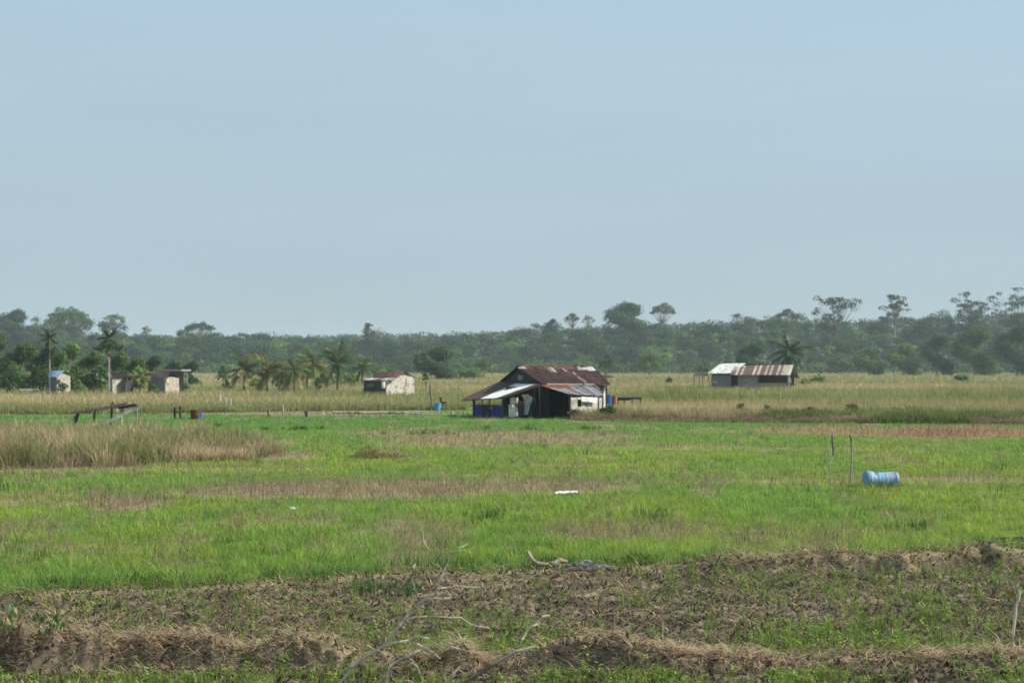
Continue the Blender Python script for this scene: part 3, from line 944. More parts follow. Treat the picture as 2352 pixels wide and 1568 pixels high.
def hut_right():
    R = crop(2500, 1150, 2.851)
    root = thing('field_hut', 'low field hut with half white and half striped rusty tin roof on the right', 'hut', down(R(1400, 1085, 235), 0))
    mb = MB(); mb.roof(R(1085, 868, 237.6), R(1382, 861, 238.0), R(1230, 976, 234.2), R(938, 977, 233.8), sheets([PALE, GALV, PALE, PALE, GALV, PALE, PALE]), waves=24, nv=5, amp=.03)
    mb.build('roof', M_paint, root)['label'] = 'white tin roof half'
    L = (.36, .32, .25); B = (.10, .050, .045)
    pat = [B, B, L, B, L, B, B, B, B, L, B, L, B, B, L, B, L, B, B, L, B, L, L, L, (.5, .5, .46)]
    mb = MB(); mb.roof(R(1246, 890, 237.0), R(1922, 880, 238.0), R(1886, 995, 234.0), R(1198, 995, 233.4), sheets(pat), waves=50, nv=5, amp=.03, edge=.02)
    mb.build('roof', M_metal, root)['label'] = 'rusty brown tin roof half with pale stripes'
    mb = MB(); mb.roof(R(1085, 870, 237.7), R(1922, 882, 238.1), R(1992, 1035, 241.6), R(1050, 985, 241.5), sheets([B, B, (.20, .17, .13)]), waves=30, nv=4, amp=.03)
    mb.build('rear_roof', M_rust, root)
    mb = MB(); wall(mb, R(985, 1085, 234.6), R(1200, 1085, 234.6), 2.15, 2.15, .06, (.19, .195, .20)); mb.build('grey_wall', M_wood, root)
    mb = MB(); wall(mb, R(1292, 1085, 234.5), R(1510, 1085, 234.5), 2.1, 2.1, .06, (.27, .28, .26)); mb.build('pale_wall', M_paint, root)
    mb = MB(); wall(mb, R(1510, 1085, 234.5), R(1850, 1085, 234.6), 1.0, 1.0, .06, (.30, .25, .15)); mb.build('low_wall', M_wood, root)
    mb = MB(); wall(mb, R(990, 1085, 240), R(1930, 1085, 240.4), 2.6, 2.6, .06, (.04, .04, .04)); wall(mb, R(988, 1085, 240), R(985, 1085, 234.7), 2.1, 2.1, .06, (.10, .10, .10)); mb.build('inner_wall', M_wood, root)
    for (x, w) in ((1868, .35), (1520, .12), (1290, .12), (1205, .1)):
        mb = MB(); p = R(x, 1085, 234.3); mb.beam(down(p), Vector((p.x, p.y, 2.1)), w, .12, (.50, .47, .40) if x > 1800 else (.2, .19, .17), up=(0, 1, 0)); mb.build('post', M_paint, root)
    mb = MB(); mb.slab([R(1868, 1085, 234.0), R(1905, 1085, 234.0), R(1878, 1000, 234.2)], .04, (.55, .52, .45)); mb.build('leaning_board', M_paint, root)
    mb = MB(); mb.slab([R(770, 1000, 233.4), R(950, 1000, 233.6), R(945, 966, 238), R(830, 962, 238)], .05, (.05, .045, .04)); mb.build('canopy', M_rust, root)
    for (x, x2) in ((785, 785), (850, 852), (885, 885), (945, 975)):
        mb = MB(); p = R(x, 990, 234); q = R(x2, 1085, 234); mb.tube([Vector((q.x, q.y, -.05)), p], .05, 5, (.09, .08, .07)); mb.build('post', M_wood, root)
    mb = MB(); mb.slab([R(1000, 1085, 232), R(1060, 1085, 232), R(1050, 1060, 232), R(1000, 1062, 232)], .3, (.3, .29, .26)); mb.build('crate', M_wood, root)


hut_right()


def hut_middle():
    M = crop(1000, 1150, 2.352)
    root = thing('field_hut', 'hut with brown roof and white gable wall, alone left of the big shed', 'hut', down(M(1300, 935, 184), 0))
    r0 = M(1190, 792, 188.0); r1 = M(1458, 786, 183.6); e1 = M(1395, 838, 181.4); e0 = M(1150, 842, 186.2)
    mb = MB(); mb.roof(r0, r1, e1, e0, sheets([BROWN, BRN2, BROWN, (.12, .06, .06)]), waves=22, nv=5, amp=.03, edge=.03); mb.build('roof', M_rust, root)
    l1 = M(1335, 870, 180.9); l0 = M(1064, 864, 185.6)
    mb = MB(); mb.roof(e0 - Vector((0, 0, .1)), e1 - Vector((0, 0, .1)), l1, l0, sheets([(.5, .5, .5), PALE, (.25, .2, .2), BROWN, PALE, (.2, .14, .13), (.3, .25, .24)], 3), waves=22, nv=5, amp=.03, edge=.12); mb.build('lean_to_roof', M_metal, root)
    g2 = M(1560, 850, 186.0)
    mb = MB(); mb.roof(r0 - Vector((0, 0, .05)), r1 - Vector((0, 0, .05)), g2, g2 + (r0 - r1), sheets([BROWN, BRN2]), waves=20, nv=4, amp=.03); mb.build('rear_roof', M_rust, root)
    a = M(1278, 935, 181.4); b = M(1546, 935, 185.6)
    za = l1.z + .05; zb = g2.z - .02; zc = r1.z - .12
    mid = a + (b - a) * .62
    mb = MB(); mb.slab([down(a), down(b), Vector((b.x, b.y, zb)), Vector((mid.x, mid.y, zc)), Vector((a.x, a.y, za - .05))], .08, (.46, .45, .40)); gw = mb.build('gable_wall', M_paint, root)
    w0 = a + (b - a) * .66; w1 = a + (b - a) * .82; nrm = Vector(((b - a).y, -(b - a).x, 0)).normalized() * .03
    mb = MB(); mb.slab([Vector((w0.x, w0.y, 1.15)) + nrm, Vector((w1.x, w1.y, 1.15)) + nrm, Vector((w1.x, w1.y, 1.6)) + nrm, Vector((w0.x, w0.y, 1.6)) + nrm], .04, (.33, .31, .27)); mb.build('shutter', M_paint, gw)
    c = M(1075, 935, 186.2)
    mb = MB(); wall(mb, c, a, l0.z - .1, za - .1, .06, (.05, .055, .055)); mb.build('front_wall', M_wood, root)  # front wall coloured near-black, shade of that side painted in
    mb = MB(); mb.beam(down(M(1072, 935, 185.4)), M(1072, 868, 185.4), .1, .1, (.10, .09, .08)); mb.build('post', M_wood, root)
    mb = MB(); mb.slab([M(1100, 935, 184.5), M(1160, 935, 183.5), M(1160, 900, 183.5), M(1105, 905, 184.5)], .2, (.12, .13, .08)); mb.build('board_panel', M_wood, root)
    # a bleached pail at the corner
    mb = MB(); p = M(1255, 945, 180.2); mb.tube([p, p + Vector((0, 0, .25)), p + Vector((0, 0, .75))], [.13, .2, .17], 8, (.75, .74, .68))
    tag(mb.build('pail', M_plastic, None, p), 'small white pail standing at the corner of the white gabled hut', 'pail')


hut_middle()


def huts_left():
    L = crop(0, 1150, 2.091)
    # blue roof
    root = thing('field_hut', 'small pale hut with blue roof beside a palm trunk at the far left', 'hut', down(L(530, 840, 188), 0))
    mb = MB(); mb.roof(L(415, 698, 191), L(545, 692, 187.5), L(474, 748, 185.8), L(395, 745, 189.5), sheets([(.15, .26, .46), (.18, .30, .50), (.16, .28, .48)]), waves=14, nv=4, amp=.03); mb.build('roof', M_paint, root)
    mb = MB(); mb.roof(L(415, 699, 191.1), L(545, 693, 187.6), L(600, 745, 190.2), L(470, 745, 194), sheets([(.06, .07, .09)]), waves=14, nv=4, amp=.03); mb.build('rear_roof', M_metal, root)
    a = L(472, 840, 186.2); b = L(588, 840, 189.8); m = a + (b - a) * .58
    mb = MB(); mb.slab([down(a), down(b), Vector((b.x, b.y, L(588, 742, 189.8).z)), Vector((m.x, m.y, L(545, 702, 187.9).z)), Vector((a.x, a.y, L(472, 748, 186.2).z))], .08, (.37, .355, .31)); mb.build('gable_wall', M_paint, root)
    mb = MB(); wall(mb, L(405, 840, 190), a, L(400, 745, 190).z, L(472, 748, 186.2).z, .06, (.10, .11, .11)); mb.build('side_wall', M_wood, root)
    mb = MB(); mb.slab([L(476, 800, 186.0), L(505, 800, 186.9), L(505, 768, 186.9), L(476, 768, 186.0)], .05, (.03, .04, .04)); mb.build('doorway_shade', M_wood, root)  # near-black slab, the dark inside the door opening is painted
    # brown roof, board wall
    root = thing('field_hut', 'small hut with brown roof and white board wall under the slim palm', 'hut', down(L(1000, 838, 186), 0))
    mb = MB(); mb.roof(L(925, 714, 189), L(1012, 711, 191), L(1066, 756, 187.6), L(944, 757, 185.2), sheets([BROWN, BRN2, BROWN]), waves=12, nv=4, amp=.03); mb.build('roof', M_rust, root)
    plankwall('board_wall', L(940, 838, 185.4), L(1060, 838, 187.6), L(940, 757, 185.4).z, L(1060, 757, 187.6).z, .06, (.43, .41, .35), M_paint, root, 7)
    mb = MB(); wall(mb, L(908, 838, 188), L(938, 838, 185.4), L(908, 735, 188).z, L(938, 750, 185.4).z, .06, (.17, .19, .22)); mb.build('side_wall', M_wood, root)
    mb = MB(); mb.roof(L(1040, 727, 188), L(1120, 730, 188.6), L(1125, 748, 186.6), L(1060, 748, 186.2), sheets([(.15, .07, .05)]), waves=8, nv=3, amp=.03); mb.build('lean_to_roof', M_rust, root)
    mb = MB(); mb.roof(L(895, 714, 190), L(925, 714, 190), L(940, 748, 186), L(905, 745, 187), sheets([(.42, .41, .38)]), waves=5, nv=3, amp=.03); mb.build('porch_roof', M_metal, root)
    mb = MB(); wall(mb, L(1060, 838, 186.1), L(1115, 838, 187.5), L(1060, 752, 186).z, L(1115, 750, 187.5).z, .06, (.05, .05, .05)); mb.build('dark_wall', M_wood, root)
    # side wall coloured grey to carry its shade, lit end
    root = thing('field_hut', 'hut with long brown roof, shade-greyed side wall and bright patched end wall at left', 'hut', down(L(1380, 832, 184), 0))
    mb = MB(); mb.roof(L(1195, 716, 189.5), L(1425, 706, 186.5), L(1398, 760, 182.8), L(1215, 742, 187.2), sheets([BROWN, BRN2, BROWN, BRN2]), waves=18, nv=4, amp=.03); mb.build('roof', M_rust, root)
    mb = MB(); mb.roof(L(1195, 717, 189.6), L(1425, 707, 186.6), L(1500, 752, 188), L(1290, 760, 191), sheets([BRN2]), waves=18, nv=4, amp=.03); mb.build('rear_roof', M_rust, root)
    a = L(1238, 830, 187); b = L(1380, 838, 183.2); c = L(1496, 838, 187.2)
    mb = MB(); wall(mb, a, b, L(1238, 742, 187).z, L(1380, 757, 183.2).z, .06, (.155, .165, .175)); mb.build('side_wall', M_wood, root)
    mm = b + (c - b) * .45
    mb = MB(); mb.slab([down(b), down(c), Vector((c.x, c.y, L(1496, 757, 187.2).z)), Vector((mm.x, mm.y, L(1425, 712, 186.5).z - .45)), Vector((b.x, b.y, L(1380, 757, 183.2).z))], .07, (.38, .355, .31)); gw = mb.build('end_wall', M_paint, root)
    mb = MB(); mb.slab([L(1392, 800, 183.4), L(1430, 800, 184.7), L(1430, 768, 184.7), L(1392, 768, 183.4)], .06, (.52, .43, .26)); mb.build('patch_board', M_paint, gw)
    # farther hut
    root = thing('field_hut', 'farther hut with dark roof and narrow white slatted wall, behind the other left huts', 'hut', down(L(1540, 775, 240), 0))
    mb = MB(); mb.roof(L(1360, 682, 243), L(1600, 684, 243), L(1598, 698, 238.6), L(1345, 696, 238.6), sheets([(.07, .05, .05), BROWN, (.3, .28, .26)]), waves=14, nv=3, amp=.03); mb.build('roof', M_rust, root)
    plankwall('slatted_wall', L(1535, 775, 239.5), L(1572, 775, 239.5), L(1535, 697, 239.5).z, L(1572, 697, 239.5).z, .06, (.60, .57, .50), M_paint, root, 7)
    mb = MB(); wall(mb, L(1380, 775, 240), L(1535, 775, 240), L(1380, 698, 240).z, L(1535, 698, 240).z, .06, (.12, .125, .13)); mb.build('side_wall', M_wood, root)
    # low grey lean-to roof and a blue cistern lost in the trees
    root = thing('low_shelter', 'low grey sheet shelter half hidden in the grass under the left trees', 'shelter', down(L(245, 850, 180), 0))
    mb = MB(); mb.roof(L(165, 846, 182), L(320, 846, 182), L(330, 858, 179.5), L(150, 858, 179.5), sheets([(.22, .23, .27), (.26, .27, .30)]), waves=12, nv=3, amp=.03); mb.build('roof', M_metal, root)
    for cx in (170, 315):
        mb = MB(); p = L(cx, 852, 180.5); mb.tube([down(p), p], .05, 5, DARKW); mb.build('post', M_wood, root)


huts_left()


def shelter():
    L = crop(0, 1150, 2.091)
    D = 92.0
    root = thing('collapsed_shelter', 'collapsed shelter of rusty roof sheets on crooked posts standing in the brown grass', 'shelter', down(L(850, 1150, D), 0))
    mb = MB(); mb.roof(L(568, 1046, D + 1.2), L(1062, 958, D + .8), L(1062, 985, D - .9), L(575, 1056, D - .7), sheets([BRN2, (.05, .03, .03), BROWN, BRN2]), waves=22, nv=4, amp=.02, sag=.05, edge=.2); r = mb.build('roof', M_rust, root)
    mb = MB(); mb.roof(L(960, 1005, D + .6), L(1118, 968, D + .4), L(1175, 990, D - 1.1), L(1005, 1010, D - 1.2), sheets([(.09, .04, .045), BRN2]), waves=9, nv=3, amp=.02, edge=.1); mb.build('loose_sheet', M_rust, r)
    mb = MB(); mb.slab([L(935, 970, D - .9), L(955, 970, D - .9), L(942, 948, D - .9)], .03, BRN2); mb.build('bent_corner', M_rust, r)
    mb = MB(); mb.beam(L(835, 1152, D - 1.3), L(1178, 990, D - 1.0),   .05, .20, (.72, .69, .56)); mb.build('leaning_plank', M_paint, root)
    for (xa, ya, xb, yb, r_, c) in ((652, 1055, 612, 1190, .10, DARKW), (625, 1070, 605, 1190, .07, (.3, .29, .26)), (795, 1030, 790, 1190, .045, (.07, .06, .05)), (938, 965, 925, 1190, .06, (.11, .10, .09)),
                                    (1022, 1010, 1012, 1190, .09, (.46, .43, .35)), (1146, 1000, 1140, 1190, .05, (.30, .28, .23)), (780, 1050, 782, 1190, .03, (.2, .19, .17))):
        mb = MB(); b = L(xb, yb, D - .3); mb.tube([down(b), L(xa, ya, D - .2)], r_, 6, c); mb.build('post', M_wood, root)
    mb = MB(); mb.tube([L(983, 1055, D - 1.1), L(990, 1040, D - 1.1), L(980, 1030, D - 1.1), L(985, 1012, D - 1.0)], [.035, .05, .03, .015], 6, (.8, .8, .76))
    tag(mb.build('white_rag', M_tarp, None, L(985, 1035, D - 1.1)), 'small white rag hanging from the collapsed rusty shelter', 'rag')


shelter()


# ------------------------------------------------------------------ posts, drums, bins and litter of the field
def post(u, vt, vb, r, c, label, du=0, name='wooden_post', cat='post', group=None, D=None, extra=None, mat=None):
    D = D or dist(vb)
    b = P(u + du, vb, D); b.z = gzs(b.x, b.y) - .1
    t = P(u, vt, D)
    mb = MB(); mid = (b + t) / 2 + Vector((r * .5, 0, 0))
    mb.tube([b, mid, t], [r, r * .95, r * .85], 7, c)
    if extra: extra(mb, b, t)
    return tag(mb.build(name, mat or M_wood, None, b), label, cat, group)


def fork(mb, b, t):
    mb.tube([t + Vector((-.02, 0, -.12)), t + Vector((-.07, 0, .07))], .022, 6, (.07, .06, .05))


post(1957, 1004, 1108, .038, (.36, .31, .23), 'tall grey stake beside the crushed blue drum', du=-4, extra=fork)
post(1900, 1008, 1112, .022, (.38, .34, .27), 'thin pale stick leaning left of the tall stake near the blue drum', du=9, name='leaning_stick', cat='stick')
post(1911, 1000, 1048, .05, (.16, .15, .12), 'dark short stake behind the thin leaning stick', du=3)
post(988, 883, 944, .10, (.22, .20, .16), 'tall grey post beside the blue bin left of the big shed', du=2)
post(1012, 912, 938, .12, (.09, .08, .07), 'dark stub post behind the dark bin', D=131)
post(1053, 884, 935, .035, (.2, .18, .13), 'thin bare pole close to the left eave of the big shed')
post(645, 930, 960, .03, (.36, .32, .24), 'short thin stake leaning on its taller neighbour at the field edge', du=-1)
post(649, 927, 958, .07, (.42, .38, .29), 'pale stake at the left edge of the bright green strip')
post(702, 943, 958, .12, (.06, .055, .05), 'stubby dark post at the left end of the bamboo rail')
post(615, 944, 956, .08, (.16, .11, .08), 'low brown stump left of the pale stake')
post(505, 907, 927, .075, (.70, .68, .60), 'white marker post, leftmost of three in the tall grass', group='white marker posts in the tall grass', D=128)
post(518, 912, 928, .055, (.62, .60, .53), 'white marker post, shortest and middle one of three', group='white marker posts in the tall grass', D=128)
post(530, 915, 942, .05, (.70, .68, .60), 'white marker post with a blue jug at its foot', group='white marker posts in the tall grass', D=126)
post(1968, 888, 906, .10, (.66, .62, .52), 'whitish post, taller of a pair in the tall grass on the right', du=-1, group='pair of pale posts right', D=170)
post(1962, 896, 907, .07, (.55, .52, .44), 'whitish post, shorter of a pair in the tall grass on the right', group='pair of pale posts right', D=170)
post(1539, 888, 912, .10, (.34, .34, .31), 'thin grey post standing in grass below the half white hut', du=-2, D=168)


def h_frame():
    L = crop(0, 1150, 2.091)
    D = 108
    b0 = L(1462, 1120, D)
    root = thing('gate_frame', 'dark timber frame of two posts joined by a low rail in the green strip', 'frame', down(b0))
    for (xt, yt, xb) in ((1460, 1000, 1462), (1506, 990, 1508)):
        mb = MB(); b = L(xb, 1130, D); mb.tube([down(b), L(xt, yt, D)], .08, 6, (.05, .05, .045)); mb.build('post', M_wood, root)
    mb = MB(); mb.beam(L(1462, 1040, D), L(1508, 1044, D), .06, .10, (.05, .05, .045)); mb.build('rail', M_wood, root)
    mb = MB(); mb.tube([L(1508, 1010, D), L(1530, 1000, D), L(1540, 1020, D)], .02, 5, (.06, .08, .04)); mb.build('twig', M_bark, root)


h_frame()


def bin_obj(name, p, r, h, c, label, cat, mat=M_plastic, rim=True, taper=1.0, dark=(.02, .02, .02), bands=False):
    """open or lidded cylinder: body, rim"""
    root = thing(name, label, cat, p)
    mb = MB()
    prof = [(r * .94 * taper, 0), (r * taper, .03), (r * (taper * .6 + .4), h * .34), (r * 1.03 * (taper * .55 + .45), h * .36), (r * (taper * .5 + .5), h * .38), (r * (taper * .3 + .7), h * .66), (r * 1.03, h * .68), (r, h * .70), (r, h)] if bands else [(r * .94 * taper, 0), (r * taper, .03), (r * (taper + 1) / 2, h * .5), (r, h)]
    mb.tube([p + Vector((0, 0, z)) for _, z in prof], [q for q, _ in prof], 20, c)
    mb.build('body', mat, root)
    if rim:
        mb = MB(); mb.tube([p + Vector((0, 0, h - .03)), p + Vector((0, 0, h + .012))], [r * 1.06, r * 1.06], 20, tuple(q * .9 for q in c)); mb.build('rim', mat, root)
    return root


Mc = crop(1000, 1150, 2.352)
p = Mc(1763, 1163, 128); p.z = gzs(p.x, p.y); bin_obj('blue_bin', p, .30, .58, (.10, .32, .62), 'bright blue open bin beside the tall grey post', 'bin', taper=.85)
p = Mc(1822, 1155, 131); p.z = gzs(p.x, p.y); bin_obj('dark_bin', p, .27, .60, (.07, .05, .05), 'dark brown bin right behind the bright blue bin', 'bin', M_rust, taper=.95)
Lc = crop(0, 1150, 2.091)
p = Lc(1632, 1118, 107); p.z = gzs(p.x, p.y); bin_obj('rusty_drum', p, .31, .62, (.13, .058, .038), 'rusty brown drum standing in the green strip on the left', 'drum', M_rust, bands=True)
p = Lc(1676, 1112, 107.6); p.z = gzs(p.x, p.y); bin_obj('blue_jug', p, .13, .45, (.07, .13, .48), 'narrow dark blue jug standing close behind the rusty drum', 'jug', rim=False)
p = Lc(1942, 1020, 127); p.z = gzs(p.x, p.y) + .0; bin_obj('blue_jug', p, .16, .50, (.08, .19, .45), 'blue jug at the foot of a white marker post', 'jug', rim=True)
Sc = crop(1800, 1400, 2.94)
p = Sc(1872, 585, 121); p.z = 0.0; bin_obj('blue_barrel', p, .27, 1.34, (.05, .16, .48), 'blue barrel behind the right end of the big shed', 'barrel', bands=True)
p = Sc(1937, 600, 121); p.z = 0.0; bin_obj('orange_drum', p, .19, 1.28, (.36, .15, .06), 'small orange drum next to the blue barrel', 'drum', bands=True)


def bench():
    D = 122
    root = thing('low_table', 'long dark low table right of the orange drum behind the big shed', 'table', down(Sc(2100, 600, D)))
    mb = MB(); mb.slab([Sc(1955, 560, D - .7), Sc(2250, 558, D - .7), Sc(2260, 542, D + .7), Sc(1955, 545, D + .7)], .12, (.05, .045, .042)); mb.build('table_top', M_wood, root)
    mb = MB(); mb.slab([Sc(1965, 590, D - .5), Sc(2120, 588, D - .5), Sc(2120, 558, D - .5), Sc(1965, 560, D - .5)], .05, (.045, .04, .038)); mb.build('side_board', M_wood, root)
    for cx in (1975, 2050, 2140, 2240):
        mb = MB(); q = Sc(cx, 560, D - .3); mb.beam(down(q), q, .09, .09, (.20, .18, .15)); mb.build('leg', M_wood, root)


bench()


def rail_fence():
    D = 116
    root = thing('bamboo_rail', 'long low pale bamboo rail on short stakes left of the big shed', 'rail fence', down(Mc(1200, 1190, D)))
    def seg(name, pts, r, c):
        mb = MB(); mb.tube([Mc(x, y, D + dd) for (x, y, dd) in pts], r, 6, c); mb.build(name, M_paint, root)
    seg('rail', [(776, 1166, 0), (900, 1168, .1), (1040, 1174, 0), (1210, 1170, .1), (1400, 1176, 0), (1500, 1168, .1), (1670, 1166, 0)], .055, (.62, .57, .46))
    seg('rail', [(778, 1178, .05), (900, 1180, .15), (1100, 1184, .05), (1300, 1183, .15), (1480, 1182, 0), (1600, 1178, 0)], .045, (.58, .53, .42))
    seg('rail', [(1500, 1174, .2), (1700, 1168, .2), (1850, 1162, .3), (2010, 1158, .3)], .025, (.5, .46, .37))
    seg('rail', [(528, 1164, .2), (620, 1167, .2), (708, 1162, .3)], .03, (.52, .47, .38))
    for i, x in enumerate((546, 684, 783, 837, 880, 935, 985, 1028, 1120, 1215, 1310, 1400, 1440, 1508, 1560, 1612, 1690, 1770, 1806, 1905, 1960, 2008)):
        k = _h1(i * 3.3)
        mb = MB(); q = Mc(x, 1162, D + .08); b = Mc(x + (k - .5) * 6, 1220, D + .08); mb.tube([down(b), q], .04 + .02 * k, 5, (.40 * (.4 + k), .36 * (.4 + k), .28 * (.4 + k))); mb.build('stake', M_wood, root)


rail_fence()


def lying_drum():
    D = dist(1117)
    c0 = P(1987, 1099, D); c1 = P(2058, 1101, D + .12)
    r = .265
    c0.z = gzs(c0.x, c0.y) + r * .74; c1.z = c0.z - .01
    root = thing('crushed_drum', 'crushed faded blue plastic drum lying on its side in the grass', 'drum', Vector((c0.x, c0.y, gzs(c0.x, c0.y))))
    ax = (c1 - c0); Ln = ax.length; ax.normalize()
    side = ax.cross(Vector((0, 0, 1))).normalized(); up = side.cross(ax)
    def ring(mb, s, k, rad, n=28):
        ids = []
        for i in range(n):
            a = 2 * math.pi * i / n
            rr = rad
            topw = max(0, math.sin(a))
            dent = float(sstep(.27, .295, s) * (.26 * sstep(.42, .30, s) + .07 * sstep(.9, .45, s))) * max(0, math.sin(a + .1)) ** 4
            rr *= (1 - dent)
            rr *= 1 + .05 * sstep(.26, .16, s) * topw
            z = up * (math.sin(a) * rr); w = side * (math.cos(a) * rr * 1.0)
            q = c0 + ax * (s * Ln) + z + w
            c = k
            if .66 < s < .84 and math.sin(a) > .1: c = (.30, .30, .26) if _h1(i + int(s * 40)) > .45 else k
            if math.sin(a) < -.25 + .35 * math.sin(s * 19): c = (.20, .23, .22)
            if .12 < s < .22 and math.sin(a) > 0: c = (k[0] * 1.3, k[1] * 1.2, k[2] * 1.05)
            ids.append(mb.vert(q, c))
        return ids
    mb = MB(); blue = (.19, .36, .54); n = 28
    prev = None; first = None
    for j in range(81):
        s = j / 80
        rad = r * (1 - .06 * (abs(s - .5) > .485)) * (1 + .025 * (abs((s % .25) - .125) < .02))
        ids = ring(mb, s, blue, rad)
        if prev:
            for i in range(n):
                k = (i + 1) % n; mb.face((prev[i], prev[k], ids[k], ids[i]))
        else: first = ids
        prev = ids
    e0 = [mb.vert(Vector(mb.v[q]), (.14, .30, .50)) for q in first]; mb.face(e0[::-1])
    body = mb.build('body', M_drum, root)
    body.data.polygons.foreach_set('use_smooth', np.arange(len(body.data.polygons)) < len(body.data.polygons) - 1)
    mb = MB(); mb.tube([c1 - ax * .02, c1 + ax * .035], [r * .97, r * .95], 28, (.34, .29, .21)); mb.tube([c1 + ax * .036, c1 + ax * .04], [r * .80, r * .79], 24, (.26, .21, .15)); mb.build('end_cap', M_drum, root)
    for s in (.045, .93):
        mb = MB(); c = c0 + ax * (s * Ln); mb.tube([c - ax * .018, c + ax * .018], [r * (1.06 if s > .5 else 1.09)] * 2, 28, (.09, .21, .42)); mb.build('rim', M_drum, root)


lying_drum()


def litter():
    D = dist(1136)
    pts = [P(u, v, D + .1 * i) for i, (u, v) in enumerate(((1275, 1132), (1284, 1131), (1292, 1134), (1302, 1135), (1326, 1135)))]
    for q in pts: q.z = max(q.z, gzs(q.x, q.y) + .06)
    mb = MB(); mb.tube(pts, [.03, .045, .045, .05, .05], 8, (.80, .82, .80)); tag(mb.build('white_pipe', M_plastic, None, pts[2]), 'short bent white plastic pipe lying on the green grass', 'pipe')
    D = dist(1172)
    q = P(667, 1168, D); mb = MB(); mb.tube([q, q + Vector((.06, .0, .02)), q + Vector((.12, .02, 0))], [.03, .03, .012], 7, (.8, .8, .8)); tag(mb.build('plastic_bottle', M_plastic, None, q), 'tiny white bottle dropped in the grass on the left', 'bottle')
    # driftwood
    K = crop(1200, 2100, 1.96)
    D = 28.25
    pth = [K(1785, 200, D), K(1800, 235, D), K(1830, 275, D), K(1870, 300, D), K(1930, 305, D), K(1990, 300, D + .05), K(2040, 275, D + .1), K(2100, 285, D + .1)]
    mb = MB(); mb.tube(pth, [.022, .036, .03, .036, .03, .045, .055, .02], 7, (.34, .28, .22)); mb.tube([K(2000, 300, D), K(2050, 320, D - .1), K(2100, 300, D - .1)], [.018, .032, .014], 6, (.36, .30, .22)); mb.tube([K(1800, 235, D), K(1782, 222, D), K(1776, 205, D)], [.018, .014, .008], 6, (.26, .21, .16)); mb.tube([K(1930, 305, D), K(1960, 290, D), K(2000, 288, D)], [.016, .012, .006], 6, (.3, .25, .19))
    tag(mb.build('driftwood_branch', M_bark, None, pth[4]), 'crooked grey dead branch lying on the edge of the green field with one end raised', 'branch')
    # crumpled plastic heap
    c = K(2200, 285, D + .1); root_z = gzs(c.x, c.y)
    mb = MB(); gx, gy = 16, 9; ids = []
    for j in range(gy):
        for i in range(gx):
            e_ = math.sin(math.pi * i / (gx - 1)) * math.sin(math.pi * j / (gy - 1))
            g = random.choice((.03, .05, .05, .08, .30))
            ids.append(mb.vert((c.x + (i / (gx - 1) - .45) * 1.05 + random.gauss(0, .04), c.y + (j / (gy - 1) - .5) * .6 + random.gauss(0, .04), root_z + .03 + e_ * (.03 + random.random() * .11)), (g * .92, g, g * 1.08)))
    for j in range(gy - 1):
        for i in range(gx - 1):
            q = ids[j * gx + i], ids[j * gx + i + 1], ids[(j + 1) * gx + i + 1], ids[(j + 1) * gx + i]
            mb.face((q[0], q[1], q[2])); mb.face((q[0], q[2], q[3]))
    tag(mb.build('plastic_heap', M_tarp, None, (c.x, c.y, root_z)), 'crumpled heap of dark grey plastic sheet at the end of the dead branch', 'plastic')
    # clods on the right
    for (u, v, rx, lab) in ((2300, 1241, .30, 'dark clod of earth lying on the green field near the right edge'), (2347, 1241, .22, 'dark clod of earth cut by the right edge of the picture')):
        x, y = G(u, v + 5); z = gzs(x, y)
        bm = bmesh.new(); bmesh.ops.create_icosphere(bm, subdivisions=4, radius=1)
        for q in bm.verts:
            n = q.co.normalized(); k = .55 + .8 * float(fbm(np.array([n.x * 2.5 + u]), np.array([n.y * 2.5 + n.z * 3]), 7)[0])
            q.co = Vector((n.x * rx * k, n.y * rx * .7 * k, n.z * .085 * k + .02))
        me = bpy.data.meshes.new('earth_clod'); bm.to_mesh(me); bm.free()
        me.materials.append(M_clod)
        o = bpy.data.objects.new('earth_clod', me); COL.objects.link(o); o.location = (x, y, z + .04); tag(o, lab, 'clod', 'earth clods on the field')
    # red scrap
    Fg = crop(0, 2250, 1.96)
    D = 20.0; q = Fg(462, 665, D); q = Vector((q.x, 19.62, q.z))
    mb = MB(); mb.slab([q + Vector((-.025, 0, -.045)), q + Vector((.03, .01, -.05)), q + Vector((.035, 0, .01)), q + Vector((.0, .01, .05)), q + Vector((-.03, 0, .035))], .01, (.62, .075, .025)); tag(mb.build('red_scrap', M_plastic, None, q), 'small red plastic scrap caught in the dark straw bank at lower left', 'scrap')
    # short stick on the front bank
    K4 = crop(3200, 2100, 2.486); D = 19.8
    a = K4(1235, 1295, D); b = K4(1305, 1385, D)
    mb = MB(); mb.tube([a, (a + b) / 2 + Vector((.01, 0, .01)), b], [.014, .017, .016], 6, (.30, .24, .17)); tag(mb.build('broken_stick', M_bark, None, b), 'short broken stick resting on the front straw bank at lower right', 'stick')
    # forked white sapling stick
    D = 19.9
    f = lambda x, y: K4(x, y, D)
    pth = [f(2138, 1400), f(2122, 1200), f(2118, 1080), f(2138, 930), f(2150, 770)]
    pth[0].z = gzs(pth[0].x, pth[0].y) - .03
    root = thing('forked_stick', 'thin pale forked stick standing upright near the lower right corner', 'stick', pth[0])
    mb = MB(); mb.tube(pth, [.022, .020, .020, .018, .018], 7, (.62, .56, .47)); mb.tube([f(2150, 775), f(2172, 740), f(2185, 650)], [.019, .02, .020], 7, (.58, .52, .43)); mb.tube([f(2150, 775), f(2138, 720), f(2132, 620)], [.012, .010, .008], 6, (.30, .26, .22)); mb.tube([f(2146, 765), f(2060, 775), f(1930, 805)], [.009, .007, .004], 5, (.34, .28, .22)); mb.build('stem', M_bark, root)
    mb = MB()
